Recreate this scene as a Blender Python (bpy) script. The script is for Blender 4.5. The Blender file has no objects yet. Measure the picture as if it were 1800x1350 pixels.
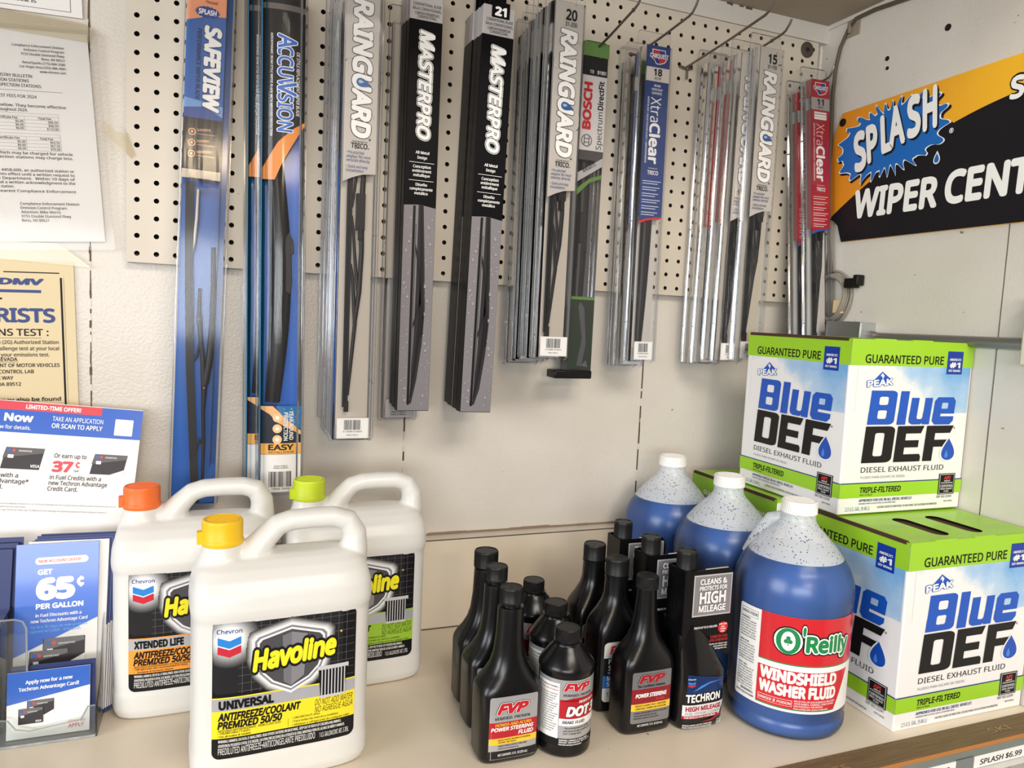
import bpy, bmesh, math, random, os
from mathutils import Vector, Matrix
random.seed(7)
S = bpy.context.scene
COL = S.collection
PI = math.pi

# ---------------------------------------------------------------- camera
cam = bpy.data.objects.new('camera', bpy.data.cameras.new('camera'))
COL.objects.link(cam)
cam.data.sensor_width = 36.0
cam.data.lens = 26.173
cam.data.clip_start = 0.05
R = Matrix(((0.931, -0.3621, 0.0456), (0.0094, -0.1012, -0.9948), (0.3649, 0.9266, -0.0908)))
cx, cy, cz = (Vector(r).normalized() for r in R)
cz = cx.cross(cy).normalized(); cy = cz.cross(cx)
M = Matrix((cx, -cy, -cz)).transposed().to_4x4()
M.translation = (0.1136, -1.2086, 0.5406)
cam.matrix_world = M
S.camera = cam

# ---------------------------------------------------------------- world, lights, exposure
S.view_settings.view_transform = 'Standard'
S.view_settings.look = 'None'
S.view_settings.gamma = 1.0
S.view_settings.use_curve_mapping = False
S.view_settings.exposure = 0.0
S.cycles.transparent_max_bounces = 40
S.cycles.max_bounces = 10
W = bpy.data.worlds.new('shop_ambient'); S.world = W; W.use_nodes = True
W.node_tree.nodes['Background'].inputs[0].default_value = (1.0, 0.95, 0.88, 1)
W.node_tree.nodes['Background'].inputs[1].default_value = 0.12

def area(name, loc, aim, sx, sy, power, col):
    l = bpy.data.lights.new(name, 'AREA'); l.shape = 'RECTANGLE'; l.size = sx; l.size_y = sy
    l.energy = power; l.color = col
    o = bpy.data.objects.new(name, l); COL.objects.link(o); o.location = loc
    o.rotation_euler = (Vector(aim) - Vector(loc)).to_track_quat('-Z', 'Y').to_euler()
    return o
area('side_window_daylight', (-2.9, -1.75, 0.95), (0.7, -0.1, 0.4), 1.9, 1.5, 76, (0.92, 0.96, 1.0))
area('front_window_daylight', (-0.65, -3.3, 0.62), (0.5, 0.0, 0.45), 1.95, 0.55, 46, (0.95, 0.98, 1.0))
area('warm_ceiling_lamp', (0.25, -3.25, 1.30), (0.5, 0.0, 0.4), 0.55, 0.16, 12, (1.0, 0.78, 0.52))
area('room_fill_light', (0.6, -2.2, 1.95), (0.5, -0.1, 0.2), 1.2, 0.5, 30, (1.0, 0.92, 0.82))  # added warm fill from overhead, not a known fixture

# ---------------------------------------------------------------- materials
def srgb(h):
    h = h.lstrip('#'); c = [int(h[i:i + 2], 16) / 255 for i in (0, 2, 4)]
    return tuple(x / 12.92 if x <= .04045 else ((x + .055) / 1.055) ** 2.4 for x in c) + (1,)
MC = {}
def mat(h, rough=.5, metal=0., coat=0., bump=0., bscale=200., spec=None):
    if spec is None: spec = .22 if max(srgb(h)[:3]) < .06 else .4
    if max(srgb(h)[:3]) < .06: coat = 0.
    k = (h, rough, metal, coat, bump, bscale, spec)
    if k in MC: return MC[k]
    m = bpy.data.materials.new('paint_' + h.strip('#')); m.use_nodes = True
    nt = m.node_tree; b = nt.nodes['Principled BSDF']
    b.inputs['Base Color'].default_value = srgb(h); b.inputs['Roughness'].default_value = rough
    b.inputs['Metallic'].default_value = metal; b.inputs['Coat Weight'].default_value = coat
    b.inputs['Coat Roughness'].default_value = .08; b.inputs['Specular IOR Level'].default_value = spec
    if bump:
        n = nt.nodes.new('ShaderNodeTexNoise'); n.inputs['Scale'].default_value = bscale; n.inputs['Detail'].default_value = 3
        t = nt.nodes.new('ShaderNodeTexCoord'); nt.links.new(t.outputs['Object'], n.inputs['Vector'])
        bp = nt.nodes.new('ShaderNodeBump'); bp.inputs['Strength'].default_value = bump; bp.inputs['Distance'].default_value = .002
        nt.links.new(n.outputs['Fac'], bp.inputs['Height']); nt.links.new(bp.outputs['Normal'], b.inputs['Normal'])
    MC[k] = m; return m
def nodes(m): return m.node_tree.nodes, m.node_tree.links
def clear(name, alpha, tint, rough=.06, ior=1.35):
    """thin clear plastic: mostly see-through, a fresnel gloss and a little haze"""
    m = bpy.data.materials.new(name); m.use_nodes = True; N, Lk = nodes(m); N.clear()
    out = N.new('ShaderNodeOutputMaterial'); mx = N.new('ShaderNodeMixShader'); mx2 = N.new('ShaderNodeMixShader')
    tr = N.new('ShaderNodeBsdfTransparent'); tr.inputs[0].default_value = tint
    gl = N.new('ShaderNodeBsdfGlossy'); gl.inputs['Roughness'].default_value = rough
    df = N.new('ShaderNodeBsdfDiffuse'); df.inputs[0].default_value = (.8, .8, .8, 1)
    fr = N.new('ShaderNodeFresnel'); fr.inputs[0].default_value = ior
    tc = N.new('ShaderNodeTexCoord'); nz = N.new('ShaderNodeTexNoise'); nz.inputs['Scale'].default_value = 60
    mp = N.new('ShaderNodeMapping'); mp.inputs['Scale'].default_value = (1, 1, .12)
    bp = N.new('ShaderNodeBump'); bp.inputs['Strength'].default_value = .25; bp.inputs['Distance'].default_value = .002
    Lk.new(tc.outputs['Object'], mp.inputs[0]); Lk.new(mp.outputs[0], nz.inputs['Vector'])
    Lk.new(nz.outputs['Fac'], bp.inputs['Height'])
    Lk.new(bp.outputs[0], gl.inputs['Normal']); Lk.new(bp.outputs[0], fr.inputs['Normal'])
    mx2.inputs[0].default_value = alpha
    Lk.new(tr.outputs[0], mx2.inputs[1]); Lk.new(df.outputs[0], mx2.inputs[2])
    Lk.new(fr.outputs[0], mx.inputs[0]); Lk.new(mx2.outputs[0], mx.inputs[1]); Lk.new(gl.outputs[0], mx.inputs[2])
    Lk.new(mx.outputs[0], out.inputs[0]); return m
BLIS = clear('clear_blister_plastic', .012, (.97, .97, .98, 1), .10)
BLISE = clear('clear_blister_edge_plastic', .11, (.90, .91, .93, 1), .12, 1.5)
BLUE_CLR = clear('blue_tinted_clear_plastic', .08, (.55, .75, .98, 1), .08)
ACRY = clear('clear_acrylic', .03, (.95, .97, .97, 1), .03, 1.45)
ACRYE = clear('acrylic_edge', .30, (.72, .80, .80, 1), .1, 1.5)
TAPE = clear('yellowed_clear_tape', .05, (.99, .97, .91, 1), .15)
SLEEVE = clear('clear_plastic_sleeve', .01, (.98, .98, .98, 1), .10, 1.25)

def wallmat(name, base, dark, rough, bump, scale):
    m = bpy.data.materials.new(name); m.use_nodes = True; N, Lk = nodes(m); b = N['Principled BSDF']
    tc = N.new('ShaderNodeTexCoord')
    n1 = N.new('ShaderNodeTexNoise'); n1.inputs['Scale'].default_value = 3.5; n1.inputs['Detail'].default_value = 6
    r1 = N.new('ShaderNodeValToRGB'); r1.color_ramp.elements[0].position = .30; r1.color_ramp.elements[1].position = .62
    r1.color_ramp.elements[0].color = srgb(dark); r1.color_ramp.elements[1].color = srgb(base)
    n3 = N.new('ShaderNodeTexNoise'); n3.inputs['Scale'].default_value = 55; n3.inputs['Detail'].default_value = 2
    r3 = N.new('ShaderNodeValToRGB'); r3.color_ramp.elements[0].position = .22; r3.color_ramp.elements[1].position = .235
    r3.color_ramp.elements[0].color = (.12, .09, .06, 1); r3.color_ramp.elements[1].color = (1, 1, 1, 1)
    mu = N.new('ShaderNodeMixRGB'); mu.blend_type = 'MULTIPLY'; mu.inputs[0].default_value = .8
    n2 = N.new('ShaderNodeTexNoise'); n2.inputs['Scale'].default_value = scale; n2.inputs['Detail'].default_value = 2
    bp = N.new('ShaderNodeBump'); bp.inputs['Strength'].default_value = bump; bp.inputs['Distance'].default_value = .0015
    for n in (n1, n2, n3): Lk.new(tc.outputs['Object'], n.inputs['Vector'])
    Lk.new(n1.outputs['Fac'], r1.inputs[0]); Lk.new(n3.outputs['Fac'], r3.inputs[0])
    Lk.new(r1.outputs[0], mu.inputs[1]); Lk.new(r3.outputs[0], mu.inputs[2]); Lk.new(mu.outputs[0], b.inputs['Base Color'])
    Lk.new(n2.outputs['Fac'], bp.inputs['Height']); Lk.new(bp.outputs[0], b.inputs['Normal'])
    b.inputs['Roughness'].default_value = rough
    return m
WALL = wallmat('cream_gloss_wall_paint', '#dbd4ca', '#cfc6ba', .32, .35, 240)
WALLR = wallmat('cream_side_wall_paint', '#d9d2c8', '#cec5b9', .34, .25, 240)
CEIL = wallmat('dull_ceiling_paint', '#a89a88', '#978876', .5, .1, 200)
PEG = wallmat('cream_pegboard_paint', '#d2c8b9', '#c9bdac', .45, .05, 300)
COUNTER = wallmat('cream_laminate', '#e6d9c4', '#dccdb7', .32, .03, 300)
CAULK = mat('#5f4f40', .8)

# ---------------------------------------------------------------- mesh builder
class MB:
    def __init__(s): s.v = []; s.f = []; s.mi = []; s.ms = []; s.sm = []
    def m(s, mt):
        if mt not in s.ms: s.ms.append(mt)
        return s.ms.index(mt)
    def add(s, vs, fs, mt, smooth=True):
        b = len(s.v); i = s.m(mt); s.v += [tuple(v) for v in vs]
        for f in fs: s.f.append([b + q for q in f]); s.mi.append(i); s.sm.append(smooth)
        return s
    def box(s, x0, x1, y0, y1, z0, z1, mt):
        v = [(x, y, z) for z in (z0, z1) for y in (y0, y1) for x in (x0, x1)]
        return s.add(v, [(0, 2, 3, 1), (4, 5, 7, 6), (0, 1, 5, 4), (2, 6, 7, 3), (0, 4, 6, 2), (1, 3, 7, 5)], mt, False)
    def loft(s, rings, mt, c0=True, c1=True, closed=True):
        n = len(rings[0]); v = [p for r in rings for p in r]; f = []
        for k in range(len(rings) - 1):
            for i in range(n if closed else n - 1):
                j = (i + 1) % n; f.append((k * n + i, k * n + j, (k + 1) * n + j, (k + 1) * n + i))
        if c0: f.append(tuple(range(n - 1, -1, -1)))
        if c1: f.append(tuple((len(rings) - 1) * n + i for i in range(n)))
        return s.add(v, f, mt)
    def lathe(s, prof, mt, n=48, cx=0, cy=0, c0=True, c1=True):
        return s.loft([[(cx + r * math.cos(2 * PI * i / n), cy + r * math.sin(2 * PI * i / n), z) for i in range(n)] for r, z in prof], mt, c0, c1)
    def tube(s, pts, r, mt, n=10, flat=1.0, up=None):
        pts = [Vector(p) for p in pts]; rings = []
        rr = r if isinstance(r, (list, tuple)) else [r] * len(pts)
        t = (pts[1] - pts[0]).normalized(); a = Vector(up) if up else (Vector((0, 0, 1)) if abs(t.z) < .9 else Vector((1, 0, 0)))
        for i, p in enumerate(pts):
            t = (pts[min(i + 1, len(pts) - 1)] - pts[max(i - 1, 0)]).normalized()
            u = (a - t * a.dot(t)).normalized(); a = u; w = t.cross(u)
            rings.append([p + u * (rr[i] * math.cos(2 * PI * k / n)) + w * (rr[i] * flat * math.sin(2 * PI * k / n)) for k in range(n)])
        return s.loft(rings, mt)
    def prism(s, poly, y0, y1, mt):
        """outline in x,z extruded in y"""
        n = len(poly); v = [(x, y0, z) for x, z in poly] + [(x, y1, z) for x, z in poly]
        f = [(i, (i + 1) % n, n + (i + 1) % n, n + i) for i in range(n)] + [tuple(range(n - 1, -1, -1)), tuple(range(n, 2 * n))]
        return s.add(v, f, mt, False)
    def build(s, name, parent=None, bevel=0, seg=2, sharp=40, loc=None):
        me = bpy.data.meshes.new(name); me.from_pydata(s.v, [], s.f)
        for mt in s.ms: me.materials.append(mt)
        me.polygons.foreach_set('material_index', s.mi); me.polygons.foreach_set('use_smooth', [bool(x) or bevel > 0 for x in s.sm])
        bm = bmesh.new(); bm.from_mesh(me); bmesh.ops.recalc_face_normals(bm, faces=bm.faces); bm.to_mesh(me); bm.free()
        me.update()
        try: me.set_sharp_from_angle(angle=math.radians(sharp))
        except Exception: pass
        o = bpy.data.objects.new(name, me); COL.objects.link(o)
        if bevel:
            b = o.modifiers.new('bevel', 'BEVEL'); b.width = bevel; b.segments = seg; b.limit_method = 'ANGLE'; b.angle_limit = math.radians(35)
        if parent: o.parent = parent
        if loc: o.location = loc
        return o
def tag(o, label, cat, group=None, kind=None):
    o['label'] = label; o['category'] = cat
    if group: o['group'] = group
    if kind: o['kind'] = kind
    return o
def thing(name, label, cat, loc=(0, 0, 0), rz=0, group=None):
    o = bpy.data.objects.new(name, None); COL.objects.link(o); o.empty_display_size = .02
    o.location = loc; o.rotation_euler = (0, 0, math.radians(rz)); return tag(o, label, cat, group)
def struct(o): o['kind'] = 'structure'; return o
def clone(o, parent=None):
    c = o.copy(); COL.objects.link(c)
    if parent: c.parent = parent
    for ch in list(o.children): clone(ch, c)
    return c
def dup(o, loc, label, rz=None):
    c = clone(o); c.location = loc; c['label'] = label
    if rz is not None: c.rotation_euler = (0, 0, math.radians(rz))
    return c
def rrect(x0, x1, z0, z1, r, n=5):
    out = []
    for cxx, czz, a in ((x1 - r, z0 + r, -90), (x1 - r, z1 - r, 0), (x0 + r, z1 - r, 90), (x0 + r, z0 + r, 180)):
        for k in range(n + 1):
            t = math.radians(a + 90 * k / n); out.append((cxx + r * math.cos(t), czz + r * math.sin(t)))
    return out
def sup(a, b, z, e=4., n=40, cx=0, cy=0):
    """rounded-rectangle (superellipse) ring"""
    o = []
    for i in range(n):
        t = 2 * PI * i / n; c, s_ = math.cos(t), math.sin(t)
        o.append((cx + a * math.copysign(abs(c) ** (2 / e), c), cy + b * math.copysign(abs(s_) ** (2 / e), s_), z))
    return o

# ---------------------------------------------------------------- print (graphics and lettering on labels)
FONT = {}
try:
    fd = os.path.join(bpy.utils.resource_path('LOCAL'), 'datafiles', 'fonts')
    FONT['i'] = bpy.data.fonts.load(os.path.join(fd, 'NotoSansHebrew-Regular.woff2'))
except Exception: FONT['i'] = None
TC = {}
def curve2d(o):
    me = bpy.data.meshes.new_from_object(o)
    r = [(v.co.x, v.co.y) for v in me.vertices], [tuple(p.vertices) for p in me.polygons]
    d = o.data; bpy.data.objects.remove(o); bpy.data.curves.remove(d); bpy.data.meshes.remove(me); return r
def text2d(s, bold=0., shear=0., font='i', res=2):
    k = (s, bold, shear, font, res)
    if k not in TC:
        cu = bpy.data.curves.new('text', 'FONT'); cu.body = s; cu.offset = bold; cu.shear = shear; cu.resolution_u = res
        if FONT.get(font): cu.font = FONT[font]
        TC[k] = curve2d(bpy.data.objects.new('text', cu))
    return TC[k]
def shape2d(loops):
    cu = bpy.data.curves.new('shape', 'CURVE'); cu.dimensions = '2D'; cu.fill_mode = 'BOTH'
    for lp in loops:
        sp = cu.splines.new('POLY'); sp.points.add(len(lp) - 1); sp.use_cyclic_u = True
        for p, q in zip(sp.points, lp): p.co = (q[0], q[1], 0, 1)
    return curve2d(bpy.data.objects.new('shape', cu))
CAP = max(y for x, y in text2d('H')[0])
DL = .00018
def flat(u, v, d): return (u, -d, v)
class Print:
    """u to the right, v up, in metres; every layer lies DL above the one below"""
    def __init__(s, mp=flat, step=None): s.mb = MB(); s.mp = mp; s.step = step
    def put(s, v2, fs, mt, L, off=0.):
        if s.step:
            bm = bmesh.new(); vs = [bm.verts.new((x, y, 0)) for x, y in v2]
            for f in fs:
                try: bm.faces.new([vs[i] for i in f])
                except ValueError: pass
            us = [x for x, y in v2]; u = math.floor(min(us) / s.step) * s.step + s.step
            while u < max(us):
                bmesh.ops.bisect_plane(bm, geom=bm.verts[:] + bm.edges[:] + bm.faces[:], plane_co=(u, 0, 0), plane_no=(1, 0, 0)); u += s.step
            bm.verts.index_update(); v2 = [(v.co.x, v.co.y) for v in bm.verts]; fs = [[v.index for v in f.verts] for f in bm.faces]; bm.free()
        s.mb.add([s.mp(x, y, L * DL + off) for x, y in v2], fs, mt, bool(s.step))
    def poly(s, pts, mt, L=1): s.put(list(pts), [tuple(range(len(pts)))], mt, L)
    def shape(s, loops, mt, L=1): s.put(*shape2d(loops), mt, L)
    def rect(s, x0, x1, y0, y1, mt, L=1, r=0): s.poly(rrect(x0, x1, y0, y1, r) if r else [(x0, y0), (x1, y0), (x1, y1), (x0, y1)], mt, L)
    def disc(s, x, y, rx, mt, L=1, ry=None, n=20): s.poly([(x + rx * math.cos(2 * PI * i / n), y + (ry or rx) * math.sin(2 * PI * i / n)) for i in range(n)], mt, L)
    def drop(s, x, y, w, h, mt, L=1, rot=0):
        pts = []
        for i in range(24):
            t = 2 * PI * i / 24; q = math.sin(t / 2) ** 1.3; px, py = math.sin(t) * q * w * .62, math.cos(t) * h * .5
            c, n_ = math.cos(rot), math.sin(rot); pts.append((x + px * c - py * n_, y + px * n_ + py * c))
        s.poly(pts, mt, L)
    def text(s, t, x, y, h, mt, w=None, L=2, bold=.012, shear=0., al='l', rot=0, out=None, oo=.03, font='i', arc=0., res=2, out2=None):
        """lettering; weight and outlines come from shifted copies of the glyphs"""
        v, f = text2d(t, 0, shear, font, res)
        if not v: return
        b = max(0., bold) * 1.15; x0, x1 = min(p[0] for p in v) - b, max(p[0] for p in v) + b
        sy = h / (CAP + b); sx = (w / (x1 - x0)) if w else sy * .92
        full = (x1 - x0) * sx; ox = {'l': 0, 'c': -full / 2, 'r': -full}[al]; c, n_ = math.cos(math.radians(rot)), math.sin(math.radians(rot))
        def lay(r, n, m_, LL):
            sh = [(0, 0)] if r <= 0 else ([(-r, 0), (r, 0)] if n == 2 else [(r * math.cos(2 * PI * k / n), r * math.sin(2 * PI * k / n)) for k in range(n)] + ([(0, 0)] if r > .03 else []))
            for ci, (dx, dy) in enumerate(sh):
                V_ = []
                for px, py in v:
                    a, q = (px + dx - x0) * sx + ox, (py + dy + b * .5) * sy; V_.append((x + a * c - q * n_, y + a * n_ + q * c))
                s.put(V_, f, m_, LL, ci * 1.1e-5)
        small = h < .0046
        if out2: lay(b + oo * 1.9, 12, out2, L); L += 1
        if out: lay(b + oo, 12, out, L); L += 1
        lay(b, 2 if small else 8, mt, L)
    def lines(s, ts, x, y, h, mt, lead=1.5, **k):
        for i, t in enumerate(ts): s.text(t, x, y - i * h * lead, h, mt, **k)
    def bars(s, x0, x1, y0, y1, mt, n=26, L=2):
        rnd = random.Random(n); u = x0; q = (x1 - x0) / (n * 2.0)
        while u < x1 - q * 2:
            b = q * rnd.choice((.6, 1, 1.5, 2)); s.rect(u, min(u + b, x1), y0, y1, mt, L); u += b + q * rnd.choice((.6, 1, 1.4))
    def build(s, name, parent=None, **k):
        o = s.mb.build(name, parent, sharp=30, **k); return o
INK = mat('#141416', .55); WHITE = mat('#f4f2ee', .5); PAPER = mat('#ece8e4', .6)
# ================================================================= SETTING
WY = .016                                    # face of the back wall; the pegboard face is y = 0
XR = 1.226                                   # face of the right wall
b = MB()
for x0, x1 in ((-.80, -.0619), (-.0607, .4023), (.4053, .8602), (.8632, XR)): b.box(x0, x1, WY, .04, .158, 1.15, WALL)
b.box(-.80, XR, WY + .0025, .042, -.9, 1.15, CAULK)
b.box(-.80, XR, WY, .04, -.9, .1579, WALL)
struct(b.build('wall_back'))
def caulk_bead(x, z0, z1, seed):
    rnd = random.Random(seed); m = MB(); z = z0; m.box(x - .0006, x + .0007, WY - .0003, WY + .003, z0, z1, CAULK)
    while z < z1:
        h = rnd.uniform(.004, .016); r = rnd.uniform(.0006, .0016)
        m.box(x - r + rnd.uniform(-.0006, .0006), x + r, WY - .0006, WY + .003, z, min(z + h, z1), CAULK if rnd.random() < .85 else WALL); z += h
    return m
for n, (x, z0, z1) in enumerate(((-.0613, .165, .62), (-.0613, .88, 1.1), (.4038, .165, .59), (.8617, .165, .59))):
    struct(caulk_bead(x, z0, z1, n).build('trim_%d' % (n + 4)))
b = MB(); b.box(XR, XR + .03, -.4095, .04, -.9, 1.15, WALLR); b.box(XR, XR + .03, -1.3, -.4125, -.9, 1.15, WALLR)
b.box(XR + .003, XR + .032, -1.3, .03, -.9, 1.15, CAULK); struct(b.build('wall_right'))
b = MB(); b.box(-.80, XR + .03, -.62, .03, 1.137, 1.17, CEIL); struct(b.build('ceiling'))
b = MB(); b.box(-3, 3, -4, .03, -.95, -.9, mat('#8d857b', .6)); struct(b.build('floor'))
# backsplash, raw panel edge above it, cove strip under the ceiling, corner bead
b = MB(); b.box(-.80, XR, -.018, WY, 0, .1545, COUNTER); b.box(-.80, XR, -.0172, -.0150, .1545, .1558, CAULK); b.box(-.80, XR, -.016, WY, .1545, .1550, WALL)
b.box(-.80, XR, -.0192, -.018, 0, .0016, CAULK); struct(b.build('trim_1'))
rnd = random.Random(3); b = MB(); x = -.8; RAW = mat('#8d7b66', .9, 0, 0, .4, 400)
while x < XR:
    l = rnd.uniform(.01, .05); b.box(x, min(x + l, XR), WY - rnd.uniform(.0012, .003), WY, .1545, .158 + rnd.uniform(-.001, .0025), RAW); x += l
struct(b.build('trim_2'))
b = MB(); b.box(-.80, XR, -.0035, WY, 1.1035, 1.137, WALL); b.box(XR - .004, XR, -.6, WY, 1.129, 1.137, WALLR)
rnd = random.Random(5); x = .5
while x < XR:
    l = rnd.uniform(.002, .016)
    if rnd.random() < .4: b.box(x, min(x + l, XR), -.0045, -.003, 1.135 - rnd.uniform(0, .002), 1.1372, CAULK)
    x += l
for k in range(40):
    z = .95 + k * .0046; q = rnd.uniform(.001, .0025); b.box(XR - .004 - q, XR, WY - .004 - q, WY, z, z + .0046, mat('#efe6da', .4))
struct(b.build('trim_3'))

# counter
ct = thing('counter', 'cream laminate counter running along both walls under all the goods', 'counter', (0.3, -.27, 0))
ct.location = (0, 0, 0)
XC = XR - .002
b = MB(); b.box(-.80, XC, -.522, -.018, -.025, 0, COUNTER); b.build('worktop', ct)
b = MB(); b.box(-.80, XC, -.50, 0, -.9, -.025, mat('#b7ada0', .6)); b.build('base_cabinet', ct)
wood = bpy.data.materials.new('worn_yardstick_wood'); wood.use_nodes = True; N, Lk = nodes(wood); bs = N['Principled BSDF']
tc = N.new('ShaderNodeTexCoord'); mp = N.new('ShaderNodeMapping'); mp.inputs['Scale'].default_value = (6, 120, 40)
nz = N.new('ShaderNodeTexNoise'); nz.inputs['Scale'].default_value = 3; nz.inputs['Detail'].default_value = 6
rp = N.new('ShaderNodeValToRGB'); rp.color_ramp.elements[0].color = srgb('#4b3a26'); rp.color_ramp.elements[1].color = srgb('#8a6f49')
Lk.new(tc.outputs['Object'], mp.inputs[0]); Lk.new(mp.outputs[0], nz.inputs['Vector']); Lk.new(nz.outputs['Fac'], rp.inputs[0]); Lk.new(rp.outputs[0], bs.inputs['Base Color']); bs.inputs['Roughness'].default_value = .6
RAWOOD = mat('#b5793f', .6, 0, 0, .3, 300)
b = MB(); b.box(-.80, XC, -.5605, -.522, -.005, .001, wood); b.box(-.80, XC, -.5625, -.5605, -.0055, .0004, RAWOOD); b.build('yardstick_edging', ct, .0008)
P = Print(lambda u, v, d: (u, -.561 + v, .0011 + d)); LT = mat('#a58a5e', .7)
P.text('NEST PAINTS', .712, .006, .011, LT, w=.135, bold=.0); P.build('yardstick_lettering', ct); P = Print(lambda u, v, d: (u, -.561 + v, .0011 + d)); P.text('SKI', 1.105, .012, .010, LT, w=.04, bold=0.); P.build('yardstick_lettering', ct); P = Print(lambda u, v, d: (u, -.561 + v, .0011 + d))
for k in range(170):
    x = .66 + k * .0016
    if x < .93 and k % 9: P.rect(x, x + .0004, .0372 - (.007 if k % 4 == 0 else .0035), .0385, LT)
P.build('ruler_marks', ct)
CH = mat('#8f9a94', .35, .6); b = MB()
b.prism([(0, 0), (0, 0)], 0, 0, CH) if False else None
b.loft([[(x, -.553, -.006), (x, -.561, -.006), (x, -.5535, -.0215), (x, -.5535, -.045), (x, -.551, -.045), (x, -.551, -.006)] for x in (-.80, XC)], CH)
for s_ in range(1): b.box(-.80, XC, -.558, -.5535, -.047, -.0405, mat('#d9d6d0', .4))
b.build('price_channel', ct)
def price_tag(x0, x1, t, tw, label):
    o = thing('price_tag', label, 'price tag', ((x0 + x1) / 2, -.5545, -.0395)); h = (x1 - x0) / 2
    m = MB(); m.box(-h, h, -.0003, .0008, 0, .0165, WHITE); tc_ = m.build('tag_card', o)
    P = Print(lambda u, v, d: (u, -.0004 - d, v)); P.text(t, h - .012, .0038, .0075, INK, w=tw, bold=.008, shear=.12, al='r'); P.build('tag_lettering', tc_)
price_tag(1.066, 1.172, 'SPLASH $6.99', .083, 'white shelf tag with the price ending in 99 at the right end')
price_tag(.925, 1.0315, '$10.98', .04, 'white shelf tag cut by the frame with the higher price ending in 98')
b = MB(); b.box(1.0325, 1.065, -.5548, -.5538, -.0395, -.0225, mat('#7d7f80', .5)); b.build('channel_spacer', ct)

# pegboard
HARDB_SHADE = mat('#4a3f33', .8); b = MB(); NC, NR, P0, r = 48, 20, .0254, .0037; zb = .606; n8 = 12  # hardboard brown, with shade put into the colour so hole sides look dark
x_lo, x_hi, z_lo, z_hi = -.0136, 1.2058, .5930, 1.1030
xe = [x_lo] + [P0 * (i + .5) for i in range(NC - 1)] + [x_hi]; ze = [z_lo] + [zb + P0 * (j + .5) for j in range(NR - 1)] + [z_hi]
for i in range(NC):
    for j in range(NR):
        cx_, cz_ = P0 * i, zb + P0 * j; a0, a1, c0, c1 = xe[i], xe[i + 1], ze[j], ze[j + 1]
        hole = [(cx_ + r * math.cos(2 * PI * k / n8 + PI / 4), cz_ + r * math.sin(2 * PI * k / n8 + PI / 4)) for k in range(n8)]
        cor = [(a1, c1), (a0, c1), (a0, c0), (a1, c0)]; v = [(p[0], 0, p[1]) for p in hole] + [(p[0], 0, p[1]) for p in cor] + [(p[0], .0055, p[1]) for p in hole]
        fs = []
        for q in range(4):
            h = [(q * 3 + t) % n8 for t in range(4)]; fs.append((12 + q, 12 + (q + 1) % 4, h[3], h[2], h[1], h[0]))
        b.add(v, fs, PEG, False); b.add(v, [(k, (k + 1) % n8, 16 + (k + 1) % n8, 16 + k) for k in range(n8)], HARDB_SHADE, False)
for q0, q1 in (((x_lo, z_lo), (x_hi, z_lo)), ((x_hi, z_lo), (x_hi, z_hi)), ((x_hi, z_hi), (x_lo, z_hi)), ((x_lo, z_hi), (x_lo, z_lo))):
    b.add([(q0[0], 0, q0[1]), (q1[0], 0, q1[1]), (q1[0], .0058, q1[1]), (q0[0], .0058, q0[1])], [(0, 1, 2, 3)], CAULK, False)
peg = tag(b.build('pegboard'), 'cream painted pegboard full of holes screwed to the back wall', 'pegboard')
b = MB(); b.box(x_lo + .004, x_hi - .004, .0145, .0155, z_lo + .004, z_hi - .002, mat('#2c241c', .9))  # dark sheet added as painted shade so the holes read black
for a0, a1, c0, c1 in ((x_lo + .001, x_hi - .001, z_lo + .001, z_lo + .012), (x_lo + .001, x_lo + .008, z_lo, z_hi), (x_hi - .008, x_hi - .001, z_lo, z_hi)): b.box(a0, a1, .0056, .0155, c0, c1, HARDB_SHADE)  # unseen strips added to keep light out of the gap
b.build('hole_shade_backing', peg)
def screw_washer(x, z, r, mt, label):
    o = thing('washer', label, 'washer', (x, 0, z)); m = MB(); n = 28
    m.loft([[(q * math.cos(2 * PI * k / n), y, q * math.sin(2 * PI * k / n)) for k in range(n)] for q, y in ((r, 0), (r, -.0018), (r * .9, -.0026), (r * .3, -.0022))], mt); m.build('washer_disc', o)
    m = MB(); m.loft([[(q * math.cos(2 * PI * k / 12), y, q * math.sin(2 * PI * k / 12)) for k in range(12)] for q, y in ((r * .27, -.001), (r * .27, -.004), (r * .15, -.0048))], mat('#3a3632', .4, .7)); m.build('screw', o)
screw_washer(1.1775, 1.0856, .0150, mat('#4d453b', .7), 'dark rubber washer and screw holding the pegboard at its upper right corner')

# wire hooks
ZINC = mat('#8a8078', .28, .9)
def hook(x, z, ln, rise, label, tip=.022):
    o = thing('peg_hook', label, 'hook', (x, 0, z))
    pts = [(0, .004, 0), (0, -.006, .001), (0, -ln * .5, rise * .5), (0, -ln + tip, rise), (0, -ln + tip * .6, rise + .003), (0, -ln + tip * .2, rise + .011), (0, -ln, rise + .018)]
    m = MB(); m.tube(pts, .0021, ZINC, 10); m.build('prong', o)
    m = MB(); m.tube([(-.0127, .004, .001), (-.0127, -.004, .001), (-.008, -.0062, -.001), (0, -.0068, -.0015), (.008, -.0062, -.001), (.0127, -.004, .001), (.0127, .004, .001)], .0021, ZINC, 8)
    m.tube([(0, -.0068, .002), (0, -.0075, -.006), (0, -.008, -.021)], .0021, ZINC, 8); m.build('crossbar', o)
hook(.9017, 1.0065, .236, .020, 'empty wire hook on the pegboard with nothing hanging from it')
hook(.797, 1.012, .185, .012, 'wire hook carrying the two dark blue wiper packs')
hook(.696, .985, .190, .030, 'wire hook above the green topped wiper pack')
hook(1.0043, 1.030, .155, .012, 'wire hook through the top of the grey size 15 wiper pack')
hook(1.183, 1.012, .070, .006, 'short wire hook in the corner carrying the red size 11 wiper pack', .012)

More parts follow.
